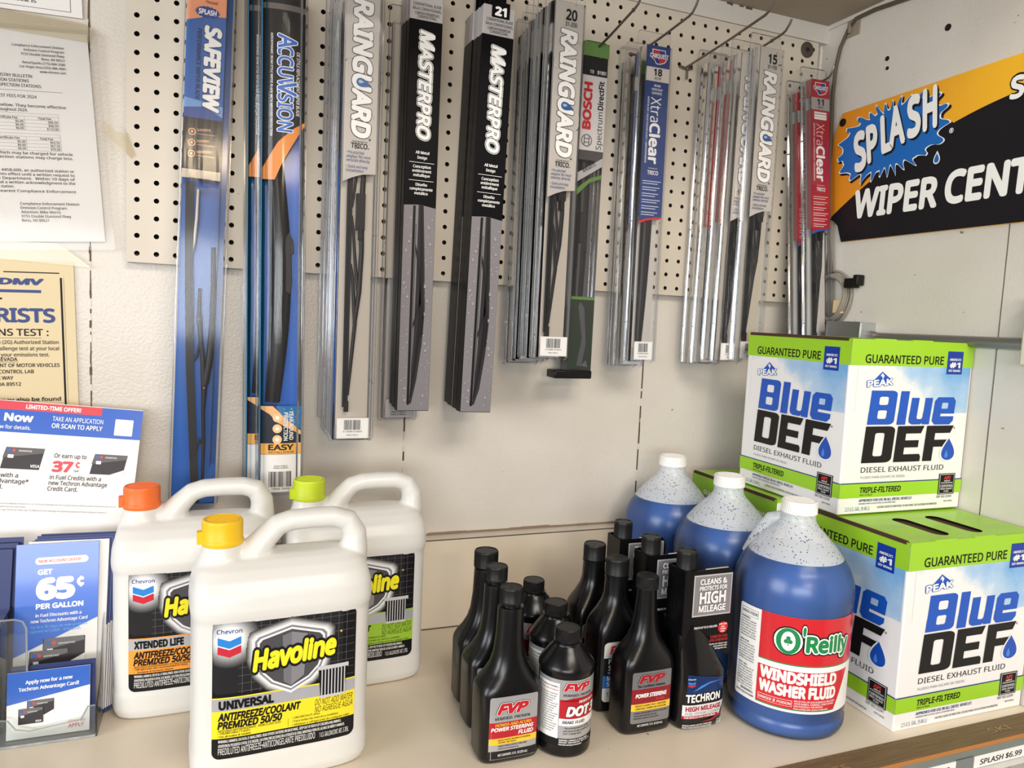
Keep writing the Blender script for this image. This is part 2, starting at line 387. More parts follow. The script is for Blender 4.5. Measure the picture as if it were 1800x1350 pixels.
# ---------------------------------------------------------------- right wall: sign, conduit, box, cable
sg = thing('wall_sign', 'orange and black wiper centre sign with a blue splash emblem on the right wall', 'sign', (1.224, -.055, .711), -90)
BK = mat('#1d1b1f', .35); OR = mat('#f0a01c', .4); BL = mat('#1f68b8', .35)
orange = bpy.data.materials.new('sign_orange_fade'); orange.use_nodes = True; N, Lk = nodes(orange); bs = N['Principled BSDF']
tc = N.new('ShaderNodeTexCoord'); sp = N.new('ShaderNodeSeparateXYZ'); mr = N.new('ShaderNodeMapRange'); mr.inputs[1].default_value = 0; mr.inputs[2].default_value = .34
rp = N.new('ShaderNodeValToRGB'); rp.color_ramp.elements[0].color = srgb('#e08a1e'); rp.color_ramp.elements[1].color = srgb('#f6b828')
Lk.new(tc.outputs['Object'], sp.inputs[0]); Lk.new(sp.outputs[0], mr.inputs[0]); Lk.new(mr.outputs[0], rp.inputs[0]); Lk.new(rp.outputs[0], bs.inputs['Base Color']); bs.inputs['Roughness'].default_value = .38
H = .252; ow = .46
board = [(.028, 0), (ow, .004), (ow, H + .006), (.006, H - .006), (.002, H - .012), (-.014, H - .05), (-.012, .05), (.004, .043), (.016, .032), (.022, .016)]
b = MB(); b.prism(board, -.0015, .0015, orange); SBD_ = b.build('sign_board', sg, .0006)
P = Print(lambda u, v, d: (u, -.0016 - d, v))
cur = [(-.006, .046)] + [(.0 + .44 * t, .052 + .175 * (1 - (1 - t) ** 1.75) * (1 - .13 * t)) for t in [i / 24 for i in range(25)]]
P.poly([(.028, .0005), (ow - .001, .0045), (ow - .001, .2)] + cur[::-1] + [(.004, .043), (.016, .032), (.022, .016)], BK, 1)
# blue burst
rnd = random.Random(11); out = []; nb = 25; ccx, ccy = .119, .176
for i in range(nb):
    t0 = 2 * PI * i / nb; big = rnd.uniform(.6, 1.5)
    for ft, j in ((0, -.007 * big), (.22, -.006), (.42, .007 * big), (.55, .0105 * big), (.68, .007 * big), (.80, -.004)):
        t = t0 + 2 * PI / nb * (ft + .10 * rnd.uniform(-1, 1)); a, bb = .110, .057; e = 1 / ((abs(math.cos(t)) / a) ** 2.8 + (abs(math.sin(t)) / bb) ** 2.8) ** (1 / 2.8)
        x, y = (e + j) * math.cos(t), (e + j) * math.sin(t); c, s_ = math.cos(.13), math.sin(.13); out.append((ccx + x * c - y * s_, ccy + x * s_ + y * c))
def smooth(p):
    q = []
    for i in range(len(p)):
        a, c = p[i], p[(i + 1) % len(p)]; q += [(a[0] * .75 + c[0] * .25, a[1] * .75 + c[1] * .25), (a[0] * .25 + c[0] * .75, a[1] * .25 + c[1] * .75)]
    return q
out = smooth(smooth(out))
def grow(p, g): return [(ccx + (x - ccx) * (1 + g / math.hypot(x - ccx, y - ccy)), ccy + (y - ccy) * (1 + g / math.hypot(x - ccx, y - ccy))) for x, y in p]
P.poly([(x + .004, y - .004) for x, y in grow(out, .0022)], BK, 2); P.poly(grow(out, .0016), WHITE, 3); P.poly(grow(out, -.0012), BL, 4)
P.drop(.222, .125, .014, .022, WHITE, 3); P.drop(.222, .124, .010, .016, BL, 4)
for (ch, u, v, hh, w, rt) in (('S', .049, .128, .070, .030, 12), ('P', .077, .140, .066, .027, 12), ('L', .107, .152, .066, .024, 11), ('A', .123, .158, .068, .034, 11), ('S', .160, .168, .068, .029, 9), ('H', .190, .174, .068, .030, 8)):
    P.text(ch, u + .0035, v - .0035, hh, BK, w=w, L=5, bold=.05, rot=rt, shear=.08); P.text(ch, u, v, hh, WHITE, w=w, L=6, bold=.04, rot=rt, shear=.08)
P.text('WIPER', .054, .042, .050, WHITE, w=.176, L=2, bold=.035, shear=.04, rot=.6); P.text('CENTER', .243, .046, .051, WHITE, w=.21, L=2, bold=.035, shear=.04, rot=.6)
P.text('S', .336, .188, .036, INK, w=.026, L=2, bold=.07); P.text('S', .338, .190, .032, WHITE, w=.022, L=3, bold=.035); P.text('®', .2405, .160, .008, WHITE, L=2)
P.build('sign_print', SBD_)
b = MB(); n = 20
b.loft([[(.0085 + q * math.cos(2 * PI * k / n), y, .228 + q * math.sin(2 * PI * k / n)) for k in range(n)] for q, y in ((.0075, -.0016), (.0075, -.003), (.006, -.0036))], mat('#1c1a18', .5)); b.build('fixing_knob', sg)
o = thing('conduit_pipe', 'grey metal conduit pipe running along the right wall behind the boxes', 'pipe', (1.214, -.17, .532)); EMT = mat('#8d8a88', .35, .7)
b = MB(); b.tube([(0, -.012, 0), (0, -.31, .002)], .0088, EMT, 16); b.build('pipe', o); b = MB(); b.tube([(0, -.006, 0), (0, -.018, 0)], .0115, EMT, 16); b.build('connector', o)
o = thing('junction_box', 'galvanised junction box on the right wall below the cable coil', 'electrical box', (1.226, -.14, .514)); GALV = mat('#b9bbbd', .32, .75, 0, .1, 90)
b = MB(); b.box(-.036, 0, -.040, .040, 0, .044, GALV); b.build('box_body', o, .002); b = MB(); b.box(-.0385, -.036, -.041, .041, -.001, .045, mat('#a3a5a6', .3, .8, 0, .15, 60)); b.build('box_cover', o, .001)
o = tag(MB().box(1.204, 1.226, -.60, -.462, .502, .600, mat('#d9d0bd', .4)).build('wall_box', None, .003), 'cream surface box at the end of the conduit at the right edge', 'electrical box')
o = thing('cable_coil', 'coil of grey cable hanging on the right wall below the sign', 'cable', (1.2108, -.076, .604)); GREY = mat('#8a8378', .5)
b = MB(); rnd = random.Random(4)
for k in range(7):
    rr, xx = .042 + rnd.uniform(-.007, .006), -.0005 + k * .0016; pts = [(xx + .002 * math.sin(3 * t), -rr * .98 * math.cos(t), rr * 1.1 * math.sin(t)) for t in [2 * PI * i / 36 for i in range(37)]]; b.tube(pts, .0026, GREY, 8)
b.build('cable_loops', o)
b = MB(); b.box(-.004, .012, -.062, -.038, .018, .036, mat('#15130f', .4)); b.box(-.005, .013, -.071, -.060, .022, .042, mat('#15130f', .4)); b.build('plug', o, .002)
b = MB(); b.box(-.001, .013, -.034, -.012, -.030, -.004, mat('#d8bd92', .5)); b.build('connector_block', o, .002)
pts = [(1.219, -.20, 1.121), (1.2205, -.12, 1.128), (1.221, -.075, 1.127), (1.221, -.058, 1.112), (1.221, -.042, 1.085), (1.221, -.034, 1.05), (1.221, -.032, 1.0), (1.221, -.036, .93), (1.221, -.04, .85), (1.221, -.05, .72), (1.221, -.07, .645)]
pts = [(1.219, -.58, 1.115), (1.219, -.40, 1.117)] + pts
o = tag(MB().tube(pts, .0034, mat('#5d4f42', .5), 10).build('wall_cable'), 'brown cable running up the corner and along the top of the right wall', 'cable')
b = MB(); b.box(1.2235, 1.226, -.083, -.052, 1.098, 1.129, mat('#9b8d79', .5)); b.box(1.2165, 1.2235, -.066, -.061, 1.104, 1.122, mat('#8d8070', .5)); tag(b.build('cable_clip', None, .001), 'small square clip holding the brown cable near the ceiling corner', 'clip')
for y, z, rr, lb in ((-.1526, 1.0323, .0042, 'upper of the two small screw plugs on the right wall above the sign'), (-.1545, 1.0149, .0032, 'lower of the two small screw plugs on the right wall above the sign'), (-.272, 1.047, .0056, 'larger lone screw anchor on the right wall near the ceiling')):
    b = MB(); n = 14
    b.loft([[(1.226 - d, y + q * math.cos(2 * PI * k / n), z + q * math.sin(2 * PI * k / n)) for k in range(n)] for q, d in ((rr, 0), (rr, .0012), (rr * .6, .0016), (rr * .45, .0006))], mat('#241d17', .6)); tag(b.build('screw_anchor'), lb, 'screw')

# ---------------------------------------------------------------- papers on the left
def sheet(name, label, cat, x0, x1, z0, z1, y, mt, tilt=0, th=.0006):
    o = thing(name, label, cat, (x1, y, z0)); o.rotation_euler = (0, math.radians(tilt), 0); w = x1 - x0; h = z1 - z0
    MB().box(-w, 0, 0, th, 0, h, mt).build('sheet', o); return o, Print(lambda u, v, d: (u, -d - .0001, v)), w, h
T = mat('#242224', .6); T2 = mat('#4a4648', .6)
o, P, w, h = sheet('licence_notice', 'top sheet at the upper left, cut by the frame, with a ruled border', 'notice', -.285, -.0684, .923, 1.107, WY - .003, PAPER, -2)
for a, b_ in (((-.19, -.014), (.006, .0066)), ((-.0146, -.014), (.006, .18))): P.rect(a[0], a[1], b_[0], b_[1], T2)
P.text('LICENSE IS', -.055, .0125, .0042, T, al='r', bold=.02, w=.034); P.text('THE', -.052, .0205, .0042, T, al='r', bold=.02); P.build('print', o)
o, P, w, h = sheet('fee_bulletin', 'white emission test fee bulletin in a clear sleeve on the back wall', 'notice', -.261, -.0415, .620, .9027, WY - .004, PAPER, -4.4)
def tl(t, ur, z, hh, bold=.010, al='r', wd=None, m=T): P.text(t, ur, z - .619, hh, m, al=al, bold=bold, w=wd)
for i, t in enumerate(('Compliance Enforcement Division', 'Emission Control Program', '9155 Double Diamond Pkwy', 'Reno, NV 89521', 'Reno/Sparks (775) 684-3580', 'Las Vegas Area (702) 486-4981', 'www.dmvnv.com')): tl(t, -.030, .8795 - i * .0055, .0031, .012)
for i, t in enumerate(('INDUSTRY BULLETIN', 'EMISSION STATIONS', 'INSPECTION STATIONS')): tl(t, (-.071, -.0755, -.0615)[i], .8390 - i * .0064, .0040)
P.rect(-.2, -.036, .8215 - .619, .8219 - .619, T2); tl('TEST FEES FOR 2024', -.068, .8120, .0040, .006)
tl('allowed are listed below. They become effective', -.034, .8000, .0038, wd=.128); tl('effect throughout 2024.', -.080, .7942, .0038)
for k, (zt, rows) in enumerate(((.7920, (('$60.50', '$6.00', '$66.50'), ('$62.50', '$6.00', '$68.50'), ('$117.00', '$6.00', '$123.00'))), (.7650, (('$57.50', '$6.00', '$63.50'), ('$61.50', '$6.00', '$67.50'), ('$64.00', '$6.00', '$70.00'))))):
    zt -= .619
    for i in range(6): P.rect(-.2, -.044, zt - (0 if i == 0 else .004 + .0046 * (i - 1)) - .0002, zt - (0 if i == 0 else .004 + .0046 * (i - 1)), T2)
    for x in (-.044, -.085, -.127): P.rect(x - .0002, x, zt - .0224, zt - (.004 if x < -.05 else 0), T2)
    for j, t in enumerate(('Inspection Fee', 'Certificate Fee', 'Total Fee')): P.text(t, (-.128, -.093, -.053)[j], zt - .0078, .0030, T, al='r', bold=.01)
    for i, rw in enumerate(rows):
        for j, t in enumerate(rw): P.text(t, (-.1285, -.0865, -.0455)[j], zt - .0078 - .0046 * (i + 1), .0030, T2, al='r')
for z, t, wd in ((.7310, 'maximum amount which may be charged for vehicle', .142), (.7255, 'and authorized inspection stations may charge less.', .142), (.7080, 'Administrative Code NAC 445B.600, an authorized station or', .152), (.7025, 'must not put a new fee into effect until a written request to', .152), (.6970, 'acknowledged by the Department.  Within 10 days of', .148), (.6915, 'the Department will send a written acknowledgment to the', .15), (.6800, 'requests to your nearest Compliance Enforcement', .142)): tl(t, -.031, z + .006, .0036, wd=wd)
tl('authorized station.', -.105, .6920, .0036)
for i, t in enumerate(('Compliance Enforcement Division', 'Emission Control Program', 'Attention: Mike Morris', '9155 Double Diamond Pkwy', 'Reno, NV 89521')): tl(t, -.100, .6690 - i * .0057, .0036, al='l')
P.build('print', o); MB().box(-.225, .012, -.0022, -.0018, -.012, .288, SLEEVE).build('clear_sleeve', o)
o, P, w, h = sheet('motorist_poster', 'yellowed torn motorist emission test poster on the back wall', 'poster', -.305, -.076, .3577, .5886, WY - .003, mat('#dccaa4', .65, 0, 0, .1, 60), -1.5)
NV = mat('#33457f', .55); z0 = .36
P.rect(-.0175, -.0150, 0, .208, INK); P.rect(-.013, -.0127, 0, .208, T2); P.rect(-.085, -.018, .2135, .2150, INK); P.rect(-.13, -.091, .182, .1865, INK); P.rect(-.13, -.088, .176, .1785, INK)
P.text('MOTORISTS', -.025, .145, .0190, NV, al='r', bold=.03, w=.155); P.text('DMV', -.037, .197, .0085, NV, al='r', bold=.05, shear=.1, w=.055); P.rect(-.095, -.041, .186, .190, NV, 1)
P.text('EMISSIONS TEST :', -.034, .126, .0095, T, al='r', w=.118); P.rect(-.15, -.043, .1225, .1230, T)
for i, t in enumerate(('find the (2G) Authorized Station', 'free challenge test at your local', 'regarding your emissions test.')): P.text(t, (-.022, -.022, -.034)[i], .1145 - i * .0088, .0050, T2, al='r')
P.text('NEVADA', -.073, .0905, .0050, T, al='r', bold=.012); P.rect(-.14, -.072, .0890, .0894, T)
for i, (t, u) in enumerate((('DEPARTMENT OF MOTOR VEHICLES', -.022), ('EMISSION CONTROL LAB', -.054), ('GALLETTI WAY', -.079), ('NEVADA 89512', -.070), ('80', -.098))): P.text(t, u, .0820 - i * .0088, .0050, T, al='r', bold=.012)
P.text('information may also be found', -.022, .0335, .0052, T, al='r', bold=.018, w=.125); P.text('VEHICLES INCLUDES:', -.038, .0130, .0052, T, al='r', bold=.014)
P.build('print', o)
for nm, pts, y, lb in (('tape_strip', [(-.30, .924), (-.068, .917), (-.054, .908), (-.060, .891), (-.30, .894)], WY - .0055, 'wide yellowed tape strip between the top notice and the bulletin'), ('tape_strip', [(-.28, .612), (-.10, .612), (-.072, .592), (-.06, .582), (-.28, .592)], WY - .0050, 'crumpled clear tape across the top of the torn poster'), ('tape_strip', [(-.045, .790), (-.024, .772), (-.0125, .774), (-.002, .744), (-.007, .738), (-.022, .752), (-.045, .772)], -.0012, 'peeling clear tape piece bridging the bulletin and the pegboard edge')):
    tag(MB().prism(pts, y, y + .0004, TAPE).build(nm), lb, 'tape')

# offer card leaning on the wall
BLU = mat('#2f62c4', .3, 0, .3); RED = mat('#d8424f', .35); CARDG = mat('#3d393b', .35); NAVY = mat('#1c2c66', .4)
o = thing('offer_card', 'wide credit card offer card leaning against the wall above the brochures', 'card', (-.0235, -.112, .0)); o.rotation_euler = (math.radians(-12.5), math.radians(5.2), 0)
w, h = .30, .392
MB().box(-w, 0, 0, .003, .0, h, mat('#f3f0ec', .45)).build('card_board', o, .0005)
P = Print(lambda u, v, d: (u, -d - .0002, v)); D = h
P.rect(-w, 0, D - .043, D - .001, BLU, 1); P.rect(-w, -.052, D - .0125, D - .001, RED, 2); P.text('LIMITED-TIME OFFER!', -.078, D - .0098, .0055, WHITE, al='r', bold=.03, L=3, w=.066)
P.text('TAKE AN APPLICATION', -.049, D - .0240, .0062, WHITE, al='r', w=.062, bold=.006); P.text('OR SCAN TO APPLY', -.049, D - .0335, .0062, WHITE, al='r', w=.062, bold=.02); P.rect(-.034, -.011, D - .0385, D - .0155, WHITE, 2, .001)
P.text('Now', -.1335, D - .028, .0105, WHITE, al='r', bold=.04, w=.034); P.text('below for details.', -.135, D - .0385, .0048, WHITE, al='r', bold=.012)
DG = mat('#4a4749', .5)
def ccard(x0, x1, y0, y1, L, visa=False, sk=.004):
    P.poly([(x0, y0), (x1 - sk, y0), (x1, y1), (x0 + sk, y1)], CARDG, L); P.poly([(x0 + .001, y0 + (y1 - y0) * .5), (x1 - .001, y0 + (y1 - y0) * .78), (x1, y1), (x0 + sk, y1)], mat('#5a5557', .35), L + 1)
    P.rect(x0 + (x1 - x0) * .14, x0 + (x1 - x0) * .28, y0 + (y1 - y0) * .5, y0 + (y1 - y0) * .66, WHITE, L + 2, .0006); q = (x1 - x0)
    P.rect(x0 + q * .12, x0 + q * .20, y0 + (y1 - y0) * .80, y0 + (y1 - y0) * .92, BLU, L + 2); P.disc(x0 + q * .27, y0 + (y1 - y0) * .86, q * .04, RED, L + 2); P.text('ADVANTAGE', x0 + q * .38, y0 + (y1 - y0) * .81, q * .05, WHITE, L=L + 2, w=q * .32)
    if visa: P.text('VISA', x1 - q * .08, y0 + (y1 - y0) * .09, q * .085, WHITE, al='r', bold=.03, shear=.2, L=L + 2)
    else: P.poly([(x1 - q * .45, y0), (x1 - sk, y0), (x1 - sk * .4, y0 + (y1 - y0) * .28)], WHITE, L + 2)
ccard(-.164, -.115, D - .092, D - .063, 1, True); ccard(-.058, -.013, D - .094, D - .066, 1)
P.text('Or earn up to', -.103, D - .074, .0058, DG, w=.039); P.text('37', -.104, D - .093, .0140, RED, bold=.045, w=.025); P.text('¢', -.076, D - .087, .0085, RED, bold=.03); P.text('/gal', -.078, D - .092, .0028, DG, shear=.1)
for i, t in enumerate(('in Fuel Credits with a', 'new Techron Advantage', 'Credit Card.')): P.text(t, -.105 - i * .0005, D - .1035 - i * .0078, .0058, DG, w=(.062, .071, .036)[i])
for i, t in enumerate(('with a', 'Advantage*', 'Card.')): P.text(t, (-.142, -.129, -.158)[i], D - .1035 - i * .0078, .0058, DG, al='r')
FP = mat('#a5a2a4', .6)
for i, t in enumerate(('Bank and are not an obligation of Chevron U.S.A. Inc. The Techron Advantage Visa Card is issued by Synchrony Bank pursuant to a license from Visa U.S.A. Inc.', 'Visa Association and used under license.', 'the Chevron Logo, TEXACO, the Texaco Logo, TECHRON and Techron Advantage are registered trademarks of Chevron Intellectual Property LLC.')): P.text(t, -.168, D - .1390 - i * .0042, .0021, FP, w=(.148, .04, .138)[i])
P.build('print', o)
# ================================================================= BROCHURES
hx, hy = -.126, -.212
o = thing('brochure_holder', 'clear acrylic brochure holder standing on the counter at the left edge', 'brochure holder', (hx, hy, 0))
def wallx(x, pts, nm): MB().loft([[(x - .0008, y, z) for y, z in pts], [(x + .0008, y, z) for y, z in pts]], ACRY).build(nm, o)
side = [(0, 0), (.085, 0), (.125, .15), (.118, .16), (.06, .125), (.035, .06), (0, .035)]
wallx(.101, side, 'side_wall'); wallx(-.003, [(-.003, 0), (.085, 0), (.11, .15), (.0, .14), (-.003, .02)], 'side_wall'); wallx(-.125, side, 'side_wall')
MB().box(-.125, .101, 0, .085, .001, .004, ACRYE).build('base_plate', o)
b = MB(); lip = [(-.004, 0), (.1, 0), (.1, .040), (.092, .040), (.084, .024), (.030, .018), (.016, .022), (.008, .034), (-.004, .036)]
b.prism(lip, -.0012, .0008, ACRY); b.tube([(x, 0, z) for x, z in lip[2:]], .0011, ACRYE, 6); b.tube([(-.004, 0, .001), (.1, 0, .001)], .0028, ACRYE, 8); b.build('front_lip', o)
b = MB(); b.prism(rrect(-.045, .030, .075, .148, .008)[0:12] + [(-.045, .15), (-.045, .01), (.030, .01)], .012, .0136, ACRY) if False else b.prism([(-.12, .012), (.024, .012), (.024, .140), (.020, .147), (.013, .150), (-.12, .150)], .020, .0216, ACRY)
b.tube([(.024, .0208, .012), (.024, .0208, .138), (.020, .0208, .147), (.012, .0208, .150), (-.12, .0208, .150)], .0013, ACRYE, 6); b.build('divider_panel', o)
b = MB(); b.loft([[(-.125, y, z) for y, z in ((.080, 0), (.083, 0), (.128, .17), (.125, .17))], [(.101, y, z) for y, z in ((.080, 0), (.083, 0), (.128, .17), (.125, .17))]], ACRY); b.build('back_plate', o)
def leaflet(label, x, y, rx, w, h, pr, ry=0, mt=None, grp='brochures in the acrylic holder', th=.0016):
    q = thing('brochure', label, 'brochure', (x, y, .005), 0, grp); q.rotation_euler = (math.radians(-rx), math.radians(ry), 0)
    pp = MB().box(-w / 2, w / 2, 0, th, 0, h, mt or NAVY).build('paper', q)
    if pr:
        P = Print(lambda u, v, d: (u, -d - .0001, v)); pr(P, w, h); P.mb.v and P.build('print', pp)
    return q
def cards(P, x, y, s, L=2):
    global ccard
    def cc(x0, y0, w_, h_, L, visa):
        x1, y1 = x0 + w_, y0 + h_
        P.poly(rrect(x0, x1, y0, y1, .0012 * s, 3), CARDG, L); P.poly([(x0 + .0006, y0 + h_ * .52), (x1 - .0006, y0 + h_ * .82), (x1 - .0012 * s, y1), (x0 + .0012 * s, y1)], mat('#6a6668', .35), L + 1)
        P.rect(x0 + w_ * .1, x0 + w_ * .24, y0 + h_ * .44, y0 + h_ * .58, WHITE, L + 2); P.rect(x0 + w_ * .07, x0 + w_ * .17, y0 + h_ * .74, y0 + h_ * .88, BLU, L + 2); P.disc(x0 + w_ * .26, y0 + h_ * .80, w_ * .05, RED, L + 2)
        P.text('ADVANTAGE', x0 + w_ * .36, y0 + h_ * .73, h_ * .07, WHITE, L=L + 2, w=w_ * .4)
        if visa: P.text('VISA', x1 - w_ * .07, y0 + h_ * .07, h_ * .13, WHITE, al='r', bold=.03, shear=.2, L=L + 2)
        else: P.poly([(x1 - w_ * .35, y0), (x1, y0), (x1, y0 + h_ * .28)], WHITE, L + 2)
    cc(x, y, .046 * s, .030 * s, L, False); cc(x - .014 * s, y - .014 * s, .042 * s, .030 * s, L + 4, True)
def front65(P, w, h):
    a = w / 2; P.rect(-a, a, 0, h, PAPER, 1); P.poly([(-a, h * .37), (a, h * .56), (a, h), (-a, h)], mat('#2f66cc', .25, 0, .4), 2); S_ = .98
    P.rect(-a + .021, a - .012, h - .0265, h - .0175, WHITE, 3, .0044); P.text('NEW ACCOUNT OFFER!', -a + .025, h - .0240, .0036, RED, w=.047, L=4)
    P.text('GET', -a + .024, h - .0390, .0064, WHITE, w=.0165, bold=.045, L=3); P.text('65', -a + .0225, h - .0700, .0255, WHITE, w=.044, bold=.06, L=3); P.text('¢', -a + .068, h - .057, .0125, WHITE, w=.0085, bold=.06, L=3)
    P.text('PER GALLON', -a + .023, h - .0820, .0064, WHITE, w=.053, bold=.04, L=3)
    P.text('in Fuel Discounts with a', -a + .023, h - .0920, .0042, WHITE, w=.051, bold=.025, L=3); P.text('new Techron Advantage Card', -a + .018, h - .0990, .0042, WHITE, w=.063, bold=.025, L=3)
    C2 = mat('#69aef0', .4); P.text('for first 90 days on new accounts', -a + .018, h - .1060, .0034, C2, w=.063, L=3, bold=.01); P.text('opened 4/1/2026 - 9/30/2026.', -a + .018, h - .1112, .0034, C2, w=.056, L=3, bold=.01)
    cards(P, -a + .032, h - .150, 1.02, 3); P.text('VISIT', -a + .045, h - .1735, .0032, CARDG, w=.010, L=3); P.rect(-a + .010, a - .009, h - .1820, h - .1755, RED, 3, .003); P.text('ChevronTexacoCards.com', -a + .013, h - .1805, .0040, WHITE, w=.062, bold=.02, L=4)
    P.text('Please consider this new offer if you previously', -a + .016, h - .1880, .0025, INK, w=.06, L=3)
for k, (dx, dy, hh) in enumerate(((.020, .0285, .229), (.0185, .0262, .227), (.0165, .0238, .228), (.0145, .0215, .225), (.0120, .0185, .2235))):
    leaflet('navy brochure behind the blue front one, %s in the holder' % ('rearmost', 'second from the rear', 'third from the rear', 'fourth from the rear', 'directly behind it')[k], hx + .046 + dx, hy + .030 + dy, 11, .090, hh, lambda P, w, h: P.rect(w / 2 - .030, w / 2 - .0005, h * .02, h * .50, PAPER, 1), 1, NAVY if k % 2 == 0 else mat('#22397f', .35))
leaflet('white edged leaflet just behind the blue front brochure', hx + .0555, hy + .0455, 11, .0915, .2235, lambda P, w, h: None, 1, PAPER)
leaflet('blue front brochure with a large white 65 and two dark cards', hx + .0475, hy + .0425, 11, .0925, .2220, front65, 0)
def applynow(P, w, h):
    a = w / 2; P.rect(-a, a, 0, h, WHITE, 1); P.poly([(-a, h * .52), (a, h * .70), (a, h), (-a, h)], mat('#2f62c0', .3, 0, .3), 2)
    P.text('Apply now for a new', 0, h - .0145, .0045, WHITE, al='c', w=.050, bold=.03, L=3, rot=1); P.text('Techron Advantage Card!', 0, h - .0225, .0045, WHITE, al='c', w=.064, bold=.03, L=3, rot=1)
    cards(P, -a + .021, .026, .62, 3); P.text('SCAN TO', .021, .012, .0030, RED, w=.018, L=3); P.text('APPLY', .021, .006, .0046, RED, w=.017, L=3, bold=.01)
leaflet('navy edged leaflet directly behind the low front application leaflet', hx + .052, hy + .0150, 8, .090, .084, None, 0, NAVY)
leaflet('low application leaflet at the front lip of the holder', hx + .048, hy + .0085, 8, .088, .0795, applynow, 0, WHITE)
for k in range(3): leaflet(('navy brochure at the left edge of the frame, frontmost of its pocket', 'navy brochure at the left edge of the frame, middle of its pocket', 'navy brochure at the left edge of the frame, rearmost of its pocket')[k], hx - .050 + .004 * k, hy + .040 + .008 * k, 11, .088, .219 + .005 * k, None, 1, NAVY, 'brochures in the left pocket')

# ================================================================= ANTIFREEZE JUGS
HDPE = mat('#dfddd8', .34, 0, 0, .05, 90, .5)
def jug_mesh():
    b = MB(); pr = [(.0, .088, .047), (.004, .096, .054), (.014, .0995, .0575), (.034, .0995, .0575), (.040, .0985, .0565), (.192, .0985, .0565), (.199, .1005, .0585), (.206, .1010, .0590), (.222, .1000, .0565), (.236, .0965, .0490), (.2460, .0915, .0385), (.2525, .0810, .0270), (.2555, .0600, .0160)]
    b.loft([sup(a, bb, z, 5.0, 64) for z, a, bb in pr], HDPE)
    b.lathe([(.030, .225), (.0285, .245), (.0225, .262), (.0215, .272)], HDPE, 32, -.066, 0)
    b.tube([(-.066, 0, .252), (-.050, 0, .257), (-.034, 0, .257)], [.016, .0145, .0125], HDPE, 16, 1.1, (0, 0, 1))
    b.tube([(-.046, 0, .238), (-.031, 0, .2555), (-.018, 0, .2725), (-.005, 0, .2850), (.010, 0, .2895), (.034, 0, .2905), (.060, 0, .2900), (.076, 0, .2850), (.0845, 0, .270), (.0850, 0, .250), (.082, 0, .225)], [.022, .0175, .0140, .0125, .0122, .0122, .0125, .0135, .0150, .0165, .018], HDPE, 16, 1.25, (0, 0, 1))
    o = b.build('jug_body'); rm = o.modifiers.new('blend', 'REMESH'); rm.mode = 'VOXEL'; rm.voxel_size = .0021; rm.use_smooth_shade = True
    sm = o.modifiers.new('soften', 'SMOOTH'); sm.factor = .5; sm.iterations = 7
    return o
JUG = jug_mesh()
def cap_mb(r, z0, z1, mt, n=48, ribs=True, cx=0, cy=0, top=None):
    b = MB(); k = n * 2 if ribs else n
    def ring(q, z, rib): return [(cx + (q - (.0006 if rib and i % 2 else 0)) * math.cos(2 * PI * i / k), cy + (q - (.0006 if rib and i % 2 else 0)) * math.sin(2 * PI * i / k), z) for i in range(k)]
    h = z1 - z0
    b.loft([ring(r * 1.0, z0, False), ring(r * 1.0, z0 + h * .08, False), ring(r, z0 + h * .1, ribs), ring(r, z1 - h * .14, ribs), ring(r * .985, z1 - h * .07, False), ring(r * .93, z1, False), ring(r * .86, z1, False), ring(r * .84, z1 - h * .03, False), ring(r * .2, z1 - h * .03, False)], mt)
    if top:
        for q in range(-3, 4): b.box(cx - math.sqrt(max(.001, 1 - (q / 4.2) ** 2)) * r * .75, cx + math.sqrt(max(.001, 1 - (q / 4.2) ** 2)) * r * .75, cy + q * r * .2 - r * .04, cy + q * r * .2 + r * .04, z1 - h * .04, z1 - h * .005, mt)
    return b
